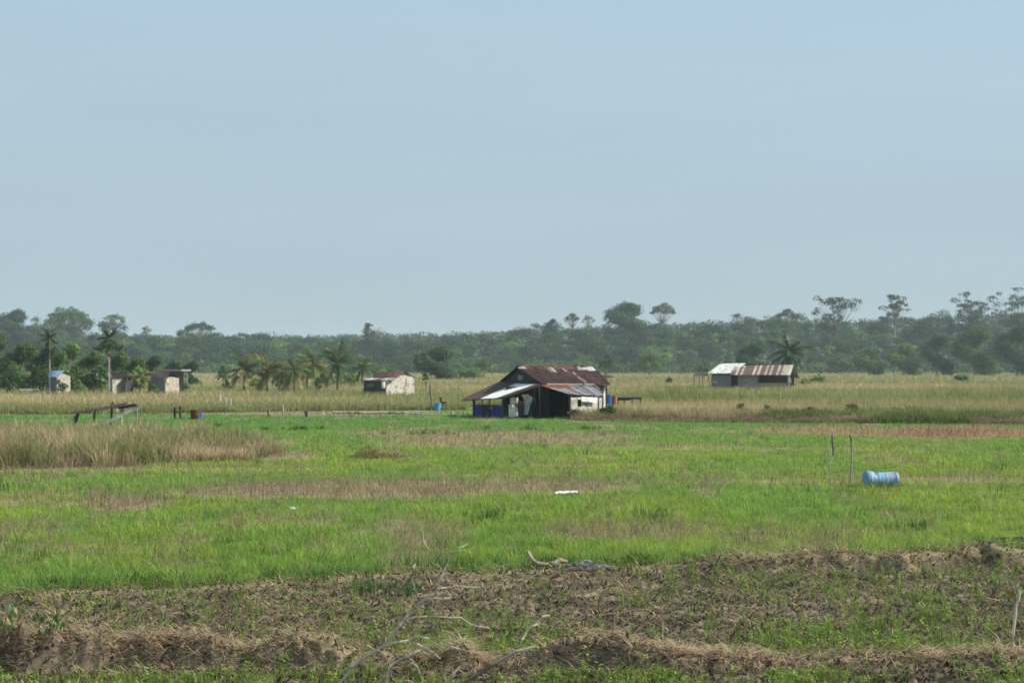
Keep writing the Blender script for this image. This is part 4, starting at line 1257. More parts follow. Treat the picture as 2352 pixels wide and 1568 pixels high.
    for (x, y) in ((2060, 680), (2040, 665), (2080, 690), (2055, 720)):
        a = f(x, y); mb.slab([a, a + Vector((.05, .01, -.015)), a + Vector((.09, 0, .02)), a + Vector((.045, -.01, .03))], .003, (.48, .32, .05))
    mb.tube([f(2150, 775), f(2100, 700), f(2050, 680)], .004, 5, (.4, .33, .12)); mb.build('yellow_leaves', M_leaf, root)


M_clod = mat_surface('earth', 6, .6, 1.4, base=(.07, .055, .042), bump=.6)
litter()


def hay_heap():
    x, y = G(842, 1050)
    c = Vector((x, y, gzs(x, y)))
    n = 1500
    px = rng.normal(0, .55, n); py = rng.normal(0, .4, n)
    z = .50 * np.exp(-(px / .42) ** 2 - (py / .4) ** 2) + .22 * np.exp(-((px - 1.1) / .7) ** 2 - (py / .4) ** 2)
    px[n // 2:] += rng.uniform(0, 1.3, n - n // 2); z = .50 * np.exp(-(px / .42) ** 2 - (py / .4) ** 2) + .18 * np.exp(-((px - 1.1) / .7) ** 2 - (py / .4) ** 2)
    L = rng.uniform(.15, .4, n)
    col = lerp(A3(.27, .20, .10), A3(.12, .09, .05), rng.random(n))
    V, C = blade_arrays(c.x + px, c.y + py, c.z + z * rng.uniform(.2, 1, n), L * rng.uniform(-.3, .5, n), np.full(n, .02), L, col, col * 1.1)
    o = blades_object('hay_heap', [(V, C)], M_dry)
    o.data.transform(__import__('mathutils').Matrix.Translation(-c)); o.location = c
    tag(o, 'small heap of cut brown hay on the green grass right of the dry stand', 'hay heap')


hay_heap()


# ------------------------------------------------------------------ trees, palms, shrubs
def foliage(clumps, leaf, dens, flat=0.35, jit=.28):
    """leaf-clump quads through ellipsoids: (centre, (rx,ry,rz), tint)"""
    Vs, Cs = [], []
    for (c, r, tint) in clumps:
        r = np.array(r, float)
        area = 4 * math.pi * ((r[0] * r[1]) ** 1.6 / 3 + 2 * (r[0] * r[2]) ** 1.6 / 3) ** (1 / 1.6)
        n = max(8, int(dens * area / (leaf * leaf)))
        d = rng.normal(size=(n, 3)); d /= np.linalg.norm(d, axis=1, keepdims=True)
        d[:, 2] = np.where((d[:, 2] < -.2) & (rng.random(n) < .5), -d[:, 2], d[:, 2])
        rad = 1 - .45 * rng.random(n) ** 1.6
        bump = 1 + .18 * np.sin(d[:, 0] * 5 + c[0]) * np.sin(d[:, 1] * 4 + c[1]) + .13 * np.sin(d[:, 2] * 7 + c[0] * 3)
        pos = np.array(c) + d * r * (rad * bump)[:, None]
        nr = d * 1.5 + rng.normal(size=(n, 3)) * .55 + np.array([0, 0, flat]); nr /= np.linalg.norm(nr, axis=1, keepdims=True)
        col = np.array(tint) * rng.uniform(1 - jit, 1 + jit, (n, 1)) * rng.uniform(.9, 1.1, (n, 3))
        V, C = quads(pos, nr, leaf * rng.uniform(.6, 1.5, n), col)
        Vs.append(V); Cs.append(C)
    return np.concatenate(Vs), np.concatenate(Cs)


def leaf_object(name, V, C, parent, origin, mat=None):
    n = len(V)
    return np_mesh(name, V.reshape(-1, 3), np.full(n, 4), np.arange(n * 4), C.reshape(-1, 3), [mat or M_leaf], parent, origin)


def tree(name, label, cat, group, u, vt, wpx, D, style, tint, leaf=None, vb=None, dens=1.0, trunk_c=(.20, .17, .13), trunk_r=None, forks=1):
    """u, vt: column and row of the crown's top; wpx crown width; all turned into metres at distance D"""
    k = D / FP
    base = Vector(((u - CU) * k, D, 0)); base.z = gzs(base.x, base.y)
    Ht = H - (vt - HV) * k - base.z
    R = wpx * k / 2
    leaf = leaf or max(.25, 3.2 * k * 1.15)
    root = thing(name, label, cat, base, group)
    cl = []; limbs = []
    tint = np.array(tint)
    tn = lambda: tint * random.uniform(.72, 1.30) * np.array([random.uniform(.9, 1.15), 1, random.uniform(.85, 1.1)])
    r0 = trunk_r or max(.12, Ht * .016)
    top = None
    if style in ('umbrella', 'sparse', 'layered', 'multi'):
        cb = Ht - min(R * 1.5, Ht * .45)
        if vb is not None: cb = H - (vb - HV) * k
        nC = {'umbrella': 26, 'sparse': 20, 'layered': 40, 'multi': 48}[style]
        for i in range(nC):
            f = (i + .5) / nC
            ang = i * 2.399 + random.uniform(-.3, .3)
            rr = R * math.sqrt(f) * .86
            if style == 'layered':
                lev = random.random(); zz = cb + (Ht - cb) * (.04 + .92 * lev); rr = R * random.uniform(.1, .98) * math.sqrt(max(.12, 1 - (1.6 * lev - .65) ** 2))
            elif style == 'multi':
                zz = cb + (Ht - cb) * random.uniform(.02, .95); rr = R * random.uniform(.05, .98)
            else:
                zz = Ht - (Ht - cb) * (.10 + .62 * (rr / R) ** 1.7 + random.uniform(-.08, .12))
            c = base + Vector((math.cos(ang) * rr, math.sin(ang) * rr, zz))
            s = R * random.uniform(.18, .36) * (.9 if style in ('sparse', 'multi') else 1.0)
            c.z = min(c.z, base.z + Ht - s * .35)
            cl.append((c, (s * random.uniform(.7, 1.2), s * random.uniform(.7, 1.2), s * random.uniform(.35, .75)), tn())); limbs.append((c, zz))
        split = cb * .96
        dn = {'umbrella': 1.3, 'sparse': .7, 'layered': 1.2, 'multi': .95}[style] * dens
    elif style == 'dome':
        cb = Ht * .06 if vb is None else H - (vb - HV) * k
        for i in range(26):
            ang = i * 2.399; f = ((i * .618) % 1)
            zz = cb + (Ht - cb) * (f ** .8) * .9
            prof = math.sqrt(max(.05, 1 - ((zz - cb) / (Ht - cb) * 1.05 - .12) ** 2))
            rr = R * .68 * prof * random.uniform(.5, 1.05)
            s = R * random.uniform(.34, .52)
            c = base + Vector((math.cos(ang) * rr, math.sin(ang) * rr, min(zz, Ht - s * .7)))
            cl.append((c, (s, s, s * random.uniform(.65, .95)), tn())); limbs.append((c, zz))
        split = max(cb * .9, Ht * .2); dn = 1.5 * dens
    elif style == 'bush':
        for i in range(12):
            ang = i * 2.399; rr = R * .7 * math.sqrt((i + .3) / 12)
            s = R * random.uniform(.30, .48)
            zz = max(s * .5, (Ht - s * .8) * (1 - .75 * (rr / R) ** 2) * random.uniform(.65, 1.0))
            cl.append((base + Vector((math.cos(ang) * rr, math.sin(ang) * rr, zz)), (s, s, s * .8), tn())); limbs.append((cl[-1][0], zz))
        split = Ht * .15; dn = 1.2 * dens
    elif style == 'column':
        m = max(5, int(Ht / (R * .8)))
        for i in range(m):
            f = i / (m - 1)
            rr = R * (.75 if f < .75 else .9) * random.uniform(.65, 1.0)
            zz = 1.0 + (Ht - rr * .7 - 1.0) * f
            for _ in range(2):
                o = Vector((random.uniform(-.4, .4) * R, random.uniform(-.4, .4) * R, random.uniform(-.3, .3)))
                cl.append((base + Vector((0, 0, zz)) + o, (rr * .75, rr * .75, rr * .8), tn()))
        limbs = [(cl[-1][0], Ht * .9)]
        split = Ht * .5; dn = 1.1 * dens
    V, C = foliage(cl, leaf, dn)
    leaf_object('crown', V, C, root, tuple(base))
    mb = MB(); lean = Vector((random.uniform(-.02, .02) * Ht, 0, 0))
    sp = base + Vector((0, 0, max(.3, split))) + lean
    mb.tube([base - Vector((0, 0, .2)), base + Vector((0, 0, split * .3)) + lean * .5, sp], [r0 * 1.35, r0, r0 * .72], 7, trunk_c)
    for (c, zz) in limbs:
        c = Vector(c); midp = sp.lerp(c, .55) + Vector((0, 0, -.06 * Ht if style in ('umbrella', 'sparse') else 0)) * .4
        mb.tube([sp - Vector((0, 0, .2)), midp, c], [r0 * .5, r0 * .26, r0 * .10], 5, trunk_c, cap=False)
    mb.build('trunk', M_bark, root)
    return root


DG = (.050, .095, .036); MG = (.075, .135, .040); LG = (.125, .205, .050); BG = (.048, .085, .042)
FT = 'emergent trees of the far forest'
EM = [
    ('umbrella_tree', 'wide umbrella crowned tree above the forest near the left edge, broadest crown on that side', 160, 706, 112, 800, 'umbrella', MG, 762),
    ('forest_tree', 'rounded dark tree crown rising at the far left edge of the forest', 28, 714, 92, 790, 'dome', BG, 770),
    ('sparse_tree', 'thin see-through tree crown right of the broad umbrella tree', 262, 719, 66, 800, 'sparse', MG, 752),
    ('umbrella_tree', 'small flat topped umbrella tree on the forest skyline above the left huts', 460, 740, 74, 790, 'umbrella', BG, 772),
    ('lollipop_tree', 'lone round crowned tree on a bare pale trunk above the white gabled hut', 845, 742, 34, 775, 'layered', BG, 772),
    ('forest_tree', 'small pointed tree on the skyline left of the narrow umbrella tree', 1266, 732, 28, 780, 'dome', BG, 765),
    ('umbrella_tree', 'narrow flat crowned tree on the skyline just left of the big dense emergent', 1313, 719, 38, 790, 'umbrella', BG, 748),
    ('sparse_tree', 'wispy grey crown between the narrow umbrella tree and the big dense emergent', 1352, 722, 34, 800, 'sparse', (.09, .12, .07), 750),
    ('emergent_tree', 'big dense emergent tree with broad crown above the right end of the large shed', 1438, 698, 108, 780, 'dome', DG, 760),
    ('umbrella_tree', 'open umbrella tree touching the right side of the big dense emergent', 1524, 696, 68, 785, 'umbrella', (.075, .105, .055), 738),
    ('umbrella_tree', 'low umbrella crown on the skyline above the striped roof hut', 1808, 709, 60, 800, 'umbrella', DG, 742),
    ('emergent_tree', 'tall emergent on a long pale trunk with lopsided crown, right of the striped hut', 1918, 680, 104, 740, 'multi', DG, 772),
    ('emergent_tree', 'free standing layered tree crown on the right skyline with clear sky around it', 2055, 677, 74, 750, 'layered', DG, 742),
    ('emergent_tree', 'airy many-stemmed tall tree, second from the right edge on the skyline', 2230, 671, 98, 760, 'multi', BG, 748),
    ('emergent_tree', 'airy tall tree cut by the right edge of the picture', 2335, 661, 96, 760, 'multi', BG, 752),
    ('forest_tree', 'small airy crown in the gap between the two tallest trees at the right edge', 2283, 712, 44, 765, 'sparse', BG, 752),
]
for (nm, lab, u, vt, w, D, stl, tint, vb) in EM:
    tree(nm, lab, 'tree', FT, u, vt, w, D, stl, tint, vb=vb, trunk_c=(.34, .31, .26), leaf=.95, trunk_r=.42 if stl != 'dome' else .5)

# trees in front of the forest wall
MID = [
    ('broadleaf_tree', 'dark rounded tree, nearest the right edge of the picture in front of the forest', 2335, 746, 110, 520, 'dome', DG, None),
    ('broadleaf_tree', 'broad dark tree with domed crown second from the right edge in front of the forest', 2238, 751, 112, 530, 'dome', MG, None),
    ('broadleaf_tree', 'dark tree with a lighter flat top left of the two broad right hand trees', 2152, 766, 82, 535, 'dome', DG, None),
    ('leafy_tree', 'lighter green low tree in front of the free standing layered emergent', 2075, 788, 84, 540, 'dome', LG, None),
    ('leafy_tree', 'light green low tree between the pale emergent trunk and the lighter middle tree', 1995, 796, 84, 545, 'dome', LG, None),
    ('leafy_tree', 'small low tree just right of the pale emergent trunk', 1925, 812, 64, 545, 'bush', MG, None),
    ('broadleaf_tree', 'dark spreading tree just left of the palm behind the striped roof hut', 1728, 786, 92, 430, 'dome', DG, None),
    ('round_shrub_tree', 'round dark green tree in the gap between the large shed and the half white hut', 1492, 806, 66, 440, 'bush', MG, None),
    ('round_shrub_tree', 'dark round tree rising directly behind the right end of the large shed roof', 1392, 806, 52, 400, 'bush', DG, None),
    ('broadleaf_tree', 'dark spreading tree in open grass between the white gabled hut and the large shed', 1002, 799, 108, 390, 'dome', DG, None),
    ('round_shrub_tree', 'small round dark tree right of the spreading tree left of the large shed', 1112, 816, 44, 430, 'bush', MG, None),
    ('leafy_tree', 'small low tree left of the half white hut in front of the forest', 1618, 826, 56, 440, 'bush', MG, None),
]
for (nm, lab, u, vt, w, D, stl, tint, vb) in MID:
    tree(nm, lab, 'tree', 'trees along the foot of the forest', u, vt, w, D, stl, tint, vb=vb, leaf=.62)

LEFT = [
    ('grove_tree', 'dark tree of the left grove cut by the left edge of the picture', -30, 768, 110, 225, 'dome', DG),
    ('grove_tree', 'dense green tree just inside the left edge, left of the palm', 44, 788, 104, 216, 'dome', MG),
    ('grove_tree', 'dark tree of the left grove directly behind the bare palm trunk', 100, 794, 80, 224, 'dome', DG),
    ('grove_tree', 'tree with bright green top right of the left palm, above the blue roof', 152, 786, 88, 218, 'dome', LG),
    ('grove_tree', 'loose grey green tree between the blue roofed hut and the slim palm', 205, 806, 92, 208, 'dome', (.095, .145, .05)),
    ('grove_tree', 'flat dark tree crown hiding the upper trunk of the slim palm', 252, 789, 72, 180, 'umbrella', DG),
    ('grove_tree', 'green tree behind the brown roofed white board hut', 262, 812, 84, 222, 'dome', MG),
    ('grove_tree', 'small green tree right of the slim palm and the brown roofed hut', 306, 822, 70, 228, 'dome', MG),
    ('grove_tree', 'dark low tree left above the hut with the long brown roof', 348, 816, 70, 240, 'dome', DG),
    ('grove_tree', 'green low tree right above the long brown roof', 394, 828, 60, 262, 'dome', MG),
    ('grove_tree', 'dark low tree above the farther slatted hut', 436, 829, 62, 262, 'dome', DG),
    ('grove_tree', 'light green low tree between the brown roofed hut and the long roofed hut', 322, 838, 66, 226, 'bush', LG),
    ('grove_tree', 'pale leaved tree standing in the grove behind the blue roof', 128, 806, 66, 204, 'dome', (.10, .17, .05)),
]
for (nm, lab, u, vt, w, D, stl, tint) in LEFT:
    tree(nm, lab, 'tree', 'trees of the left grove', u, vt, w, D, stl, tint, leaf=.34, vb=812 if stl == 'umbrella' else None, trunk_r=.05 if stl == 'umbrella' else None)

BUSH = [
    ('shrub', 'bright low shrub filling the gap between the first two palms of the row', 588, 862, 46, 212, LG), ('shrub', 'light green shrub behind the curved palm stem', 655, 850, 56, 232, LG),
    ('shrub', 'pale green shrub between the leaning palm and the tallest palm', 752, 852, 54, 236, (.12, .17, .06)), ('shrub', 'wide light shrub between the tallest palm and the end palm of the row', 805, 850, 58, 240, LG),
    ('shrub', 'bright green shrub directly behind the white gabled hut', 880, 838, 90, 300, LG), ('shrub', 'bright green shrub at the forest foot left of the big shed roof', 1075, 842, 86, 420, LG),
    ('shrub', 'dark brown bush on the rough bank left of the dry one under the pale posts', 1860, 930, 60, 108, (.09, .085, .05)), ('shrub', 'wide dry brown bush on the rough bank right of the pale posts', 2080, 932, 90, 108, (.12, .10, .06)),
    ('shrub', 'dark green bush on the rough bank near the right edge', 2270, 938, 60, 107, MG), ('shrub', 'low olive bush on the rough bank between the dark bush and the twin bushes', 1590, 940, 70, 108, (.10, .13, .05)),
    ('shrub', 'dark shrub below the trees at the left edge', 20, 846, 88, 178, DG), ('shrub', 'very dark shrub left of the palm trunk below the grove', 80, 849, 60, 176, (.03, .055, .028)),
    ('shrub', 'small shrub in front of the blue roofed hut', 143, 872, 32, 176, MG), ('shrub', 'very dark dense shrub between the blue roofed hut and the white board hut', 214, 848, 62, 180, (.03, .055, .028)),
    ('shrub', 'small light green shrub at the foot of the dark dense shrub', 184, 876, 36, 174, LG), ('shrub', 'low shrub in front of the shade-greyed side wall of the long roofed hut', 352, 878, 34, 178, MG),
    ('shrub', 'low green shrub just right of the bright patched end wall', 424, 870, 28, 182, MG), ('shrub', 'leafy shrub left of the first coconut palm', 512, 838, 34, 215, DG),
    ('shrub', 'small dark shrub on a thin stem below the leafy shrub, left of the first palm', 522, 868, 20, 200, DG), ('shrub', 'small dark conical bush in the grass right of the leaning palm', 731, 862, 26, 186, DG),
    ('shrub', 'small dark bush in the grass between two coconut palms', 642, 860, 24, 190, DG), ('shrub', 'thin shrub in the grass right of the white gabled hut', 978, 845, 18, 215, MG),
    ('shrub', 'green bush on the rough bank right of the large shed, nearest to it', 1446, 938, 52, 109, MG), ('shrub', 'dark bush in the rough bank below the half white hut', 1492, 944, 44, 108, DG),
    ('shrub', 'upright green bush on the rough bank below the striped roof', 1702, 922, 34, 111, MG), ('shrub', 'upright dark green bush right of its twin on the rough bank', 1762, 926, 28, 110, DG),
    ('shrub', 'dry brown bush on the rough bank under the pair of pale posts', 1958, 922, 40, 109, (.10, .08, .05)), ('shrub', 'low green bush at the foot of the white wall of the large shed', 1398, 926, 50, 107, MG),
    ('shrub', 'dry brown bush in front of the dark opening of the large shed', 1322, 934, 46, 107.0, (.16, .115, .07)), ('shrub', 'small dark weed bush in the green strip left of centre', 500, 972, 22, 95, (.05, .09, .035)),
    ('shrub', 'green shrub in the far grass right of the palm behind the striped roof', 1880, 858, 40, 300, LG), ('shrub', 'small bright shrub in the grass right of the striped roof hut', 1848, 868, 26, 262, LG),
    ('shrub', 'small dark bush in tan grass left of the half white hut', 1537, 866, 18, 300, DG), ('shrub', 'olive bush in the tan grass far right of the pale posts', 2210, 856, 44, 330, MG),
]
for (nm, lab, u, vt, w, D, tint) in BUSH:
    tree(nm, lab, 'shrub', 'shrubs in the tall grass', u, vt, w, D, 'bush', tint, leaf=max(.10, D * .0017), trunk_r=.05)


def palm(label, u, vcrown, vb, D, L, tint, n=16, lean=0.0, droop=1.0, yellow=.15, trunk_r=.13, name='coconut_palm', up=.9):
    k = D / FP
    base = Vector(((u - CU) * k, D, 0)); base.z = gzs(base.x, base.y) - .05
    top = P(u + lean, vcrown, D)
    root = thing(name, label, 'palm', base, 'palms by the left huts' if u < 1000 else None)
    mb = MB(); m = base.lerp(top, .5) + Vector((-lean * k * .25, 0, 0)); mb.tube([base, m, top], [trunk_r * 1.35, trunk_r, trunk_r * .85], 8, (.20, .175, .13)); mb.build('trunk', M_bark, root)
    tint = np.array(tint)
    for i in range(n):
        a = i * 2.399 + random.uniform(-.2, .2)
        kind = i % 10; el = math.radians(random.uniform(-60, -5) if kind < 3 else random.uniform(0, 52) if kind < 7 else random.uniform(55, 88)) * up; dk = droop * (random.uniform(.2, .6) if kind < 3 else random.uniform(.5, 1.2))
        ll = L * random.uniform(.7, 1.18)
        V = []; C = []
        mbv = []
        d = Vector((math.cos(a), math.sin(a), 0))
        pts = []; p = top.copy(); e = el; st = 10
        for j in range(st + 1):
            pts.append(p.copy())
            p = p + (d * math.cos(e) + Vector((0, 0, math.sin(e)))) * (ll / st)
            e -= (.055 + .14 * j / st) * dk
        yl = random.random() < yellow * .5
        col = np.array((.27, .245, .085)) if yl else tint * random.uniform(.7, 1.25) * np.array([.88, 1, .95])
        side = d.cross(Vector((0, 0, 1)))
        per = 4
        for j in range(1, st):
            for s in range(per):
                f = s / per; q = pts[j].lerp(pts[j + 1], f); t = (j + f) / st
                ax = (pts[j + 1] - pts[j]).normalized()
                lw = ll * .32 * math.sin(math.pi * min(1, .12 + t * .88)) ** .7 + .05
                for sg in (-1, 1):
                    tip = q + side * (sg * lw * .75) + ax * lw * .55 - Vector((0, 0, lw * random.uniform(.25, .7)))
                    w = ax * max(.035, .9 * k)
                    V.append([tuple(q - w * .6), tuple(q + w), tuple(tip.lerp(q, .3) + w * .5), tuple(tip)]); C.append([col * random.uniform(.8, 1.2)] * 4)
        for j in range(st):
            r_ = .05 * (1 - .8 * j / st) + .01
            for o_ in (side * r_, Vector((0, 0, r_))):
                V.append([tuple(pts[j] - o_), tuple(pts[j] + o_), tuple(pts[j + 1] + o_ * .9), tuple(pts[j + 1] - o_ * .9)]); C.append([np.array((.19, .17, .07))] * 4)
        V = np.array(V, np.float32); C = np.array(C, np.float32)
        leaf_object('frond', V, C, root, tuple(base), M_palm)
    return root


palm('dark bushy coconut palm, leftmost of the palm row in the tall grass', 561, 848, 890, 196, 3.0, (.095, .125, .038), n=22, yellow=.12)
palm('yellowish coconut palm with upright fronds, second of the palm row', 613, 850, 890, 196, 3.0, (.20, .20, .055), n=18, yellow=.4, up=1.0)
palm('coconut palm with a curved yellowish stem and a brown hanging frond, third of the row', 676, 850, 890, 196, 2.8, (.13, .155, .045), n=15, lean=-1, yellow=.25)
palm('leaning coconut palm with pale drooping fronds, fourth of the row', 728, 836, 885, 216, 3.4, (.16, .19, .065), n=18, lean=-8, yellow=.2, droop=1.3)
palm('tallest and darkest coconut palm of the row with straight trunk', 775, 834, 884, 205, 3.3, (.07, .115, .034), n=22, yellow=.12)
palm('small coconut palm at the right end of the row, left of the white gabled hut', 832, 842, 878, 236, 2.5, (.13, .16, .05), n=15, yellow=.2)
palm('small coconut palm between the second and third palms of the row', 640, 856, 888, 214, 2.6, (.12, .15, .045), n=15, yellow=.3)
palm('shaggy coconut palm crowded between the curved stem palm and the leaning palm', 704, 846, 886, 222, 3.0, (.15, .18, .06), n=18, lean=4, yellow=.2, droop=1.3)
palm('half hidden coconut palm crowded behind the tallest palm', 752, 848, 884, 226, 2.9, (.14, .175, .06), n=16, lean=-3, yellow=.15, droop=1.2)
palm('short bushy palm half buried in grass between the huts on the left', 322, 868, 890, 178, 1.3, (.19, .20, .05), n=16, yellow=.45, trunk_r=.08, name='bushy_palm')
palm('large dark coconut palm rising behind the right end of the striped roof', 1812, 812, 862, 252, 4.2, (.045, .075, .026), n=22, yellow=.1, droop=1.15, trunk_r=.2)


def areca(label, u, vcrown, D, dark):
    k = D / FP
    root_p = Vector(((u - CU) * k, D, 0)); root_p.z = gzs(root_p.x, root_p.y) - .05
    palm_root = palm(label, u, vcrown, 890, D, 1.45, (.05, .085, .028), n=13, yellow=.0, trunk_r=.075, name='areca_palm', up=1.05, droop=.8)
    for ch in palm_root.children:
        if ch.name.startswith('trunk'):
            c = np.ones((len(ch.data.vertices), 4), np.float32); c[:, :3] = (.36, .34, .29); ch.data.color_attributes['Col'].data.foreach_set('color', c.ravel())
    if dark:
        cl = [(Vector((root_p.x + random.uniform(-.2, .2), D, P(u, vv, D).z)), (.55, .5, .7), (.030, .05, .026)) for vv in (795, 806, 816)]
        V, C = foliage(cl, .2, 1.0); leaf_object('dead_skirt', V, C, palm_root, tuple(ORIG[palm_root.name]))


areca('slim palm with dark skirt of dead fronds and bare pale trunk at left', 114, 776, 184, True)
areca('slim palm on a bare pale trunk above the brown roofed white board hut', 250, 775, 184, False)


# ------------------------------------------------------------------ forest mass: one wood nobody could count
SKY_U = [-700, -300, 0, 60, 110, 160, 230, 300, 350, 400, 460, 500, 560, 640, 700, 750, 800, 850, 870, 915, 965, 1000, 1060, 1100, 1130, 1180, 1230, 1265, 1300, 1350, 1400, 1440, 1500, 1560, 1620, 1700, 1740, 1800, 1860, 1925, 1990, 2055, 2110, 2150, 2230, 2352, 2700, 3100]
SKY_V = [735, 730, 726, 738, 737, 732, 736, 744, 757, 762, 757, 760, 767, 764, 771, 776, 770, 771, 766, 765, 766, 769, 767, 762, 756, 757, 752, 748, 748, 750, 742, 740, 742, 742, 737, 722, 721, 730, 736, 738, 734, 736, 728, 724, 730, 722, 722, 726]


def forest():
    cl = []; trunks = MB()
    for layer, (D0, D1, frac, step) in enumerate(((690, 705, .2, 10), (705, 722, .42, 15), (725, 750, .66, 17), (755, 785, .84, 19), (795, 840, 1.0, 21))):
        u = -520
        while u < 2900:
            D = random.uniform(D0, D1); k = D / FP
            uu = u + random.uniform(-8, 8)
            vt = np.interp(uu, SKY_U, SKY_V)
            full = H - (vt - HV) * k
            f = frac + (random.uniform(-.16, .16) if layer < 4 else random.choice((-.26, -.18, -.10, -.04, 0, .04, .10)))
            topz = full * f
            if layer == 0: topz = random.uniform(2.5, 6.0)
            R = random.choice((2.4, 3.2, 4.2, 5.6, 7.0)) * random.uniform(.85, 1.15) * (1.0 if layer else .8)
            x = (uu - CU) * k
            tint = np.array(random.choice((DG, DG, BG, BG, MG, MG, (.045, .10, .045), (.085, .10, .055), LG if layer < 3 else BG))) * random.uniform(.5, 1.3)
            if layer == 0: tint = np.array(random.choice((LG, MG, LG, DG))) * random.uniform(.6, 1.0)
            z = topz - R * .62
            lo = max(.8, topz * (.04 if layer < 3 else .35))
            first = True
            while z > lo or first:
                rr = R * (random.uniform(.9, 1.15) if first else random.uniform(.6, .95))
                cl.append(((x + random.uniform(-.35, .35) * R, D + random.uniform(-.5, .3) * R, z), (rr, rr, rr * random.uniform(.55, .8)), tint * random.uniform(.8, 1.2)))
                if first and layer:
                    for _ in range(3):
                        a = random.uniform(0, 6.28); q = random.uniform(.4, .75); cl.append(((x + math.cos(a) * R * .85, D + math.sin(a) * R * .6, z - R * random.uniform(-.15, .6)), (rr * q, rr * q, rr * q * .65), tint * random.uniform(.75, 1.3)))
                first = False
                z -= rr * random.uniform(.8, 1.2)
            if layer in (2, 3) and random.random() < .13:
                trunks.tube([Vector((x, D - 4.5, 0)), Vector((x + random.uniform(-.8, .8), D - 4.0, topz * .7))], [.20, .11], 5, (.27, .25, .21), cap=False)
            u += step * random.uniform(.6, 1.4)
    V, C = foliage(cl, .85, 1.1)
    n = len(V); tv = np.array(trunks.v, np.float32); tf = np.array([f for f in trunks.f if len(f) == 4])
    verts = np.concatenate([V.reshape(-1, 3), tv]); cols = np.concatenate([C.reshape(-1, 3), np.array(trunks.c, np.float32)])
    loops = np.concatenate([np.arange(n * 4), (tf + n * 4).ravel()])
    mi = np.concatenate([np.zeros(n), np.ones(len(tf))])
    o = np_mesh('forest', verts, np.full(n + len(tf), 4), loops, cols, [M_leaf, M_bark], mi=mi)
    tag(o, 'hazy wall of dense tropical forest along the whole far side of the field', 'forest', kind='stuff')
    # a second, farther ridge of trees showing blue over the first
    cl = []
    u = -520
    while u < 2900:
        D = random.uniform(1150, 1250); k = D / FP
        vt = np.interp(u, [-600, 600, 1000, 1120, 1500, 1620, 2100, 2150, 2352, 3000], [752, 770, 764, 760, 742, 736, 734, 722, 720, 722]) + random.uniform(-1, 3)
        z = H - (vt - HV) * k; R = random.uniform(5, 8)
        for dz in (0, 7, 14, 21):
            if z - dz > 3: cl.append((((u - CU) * k + random.uniform(-2, 2), D - dz * .3, z - R * .7 - dz), (R, R, R * .7), np.array(DG) * random.uniform(.8, 1.2)))
        u += 15
    V, C = foliage(cl, 2.2, 1.2)
    o = leaf_object('far_forest', V, C, None, (0, 0, 0))
    tag(o, 'second bluish forest ridge showing behind the first wall of trees', 'forest', kind='stuff')


forest()


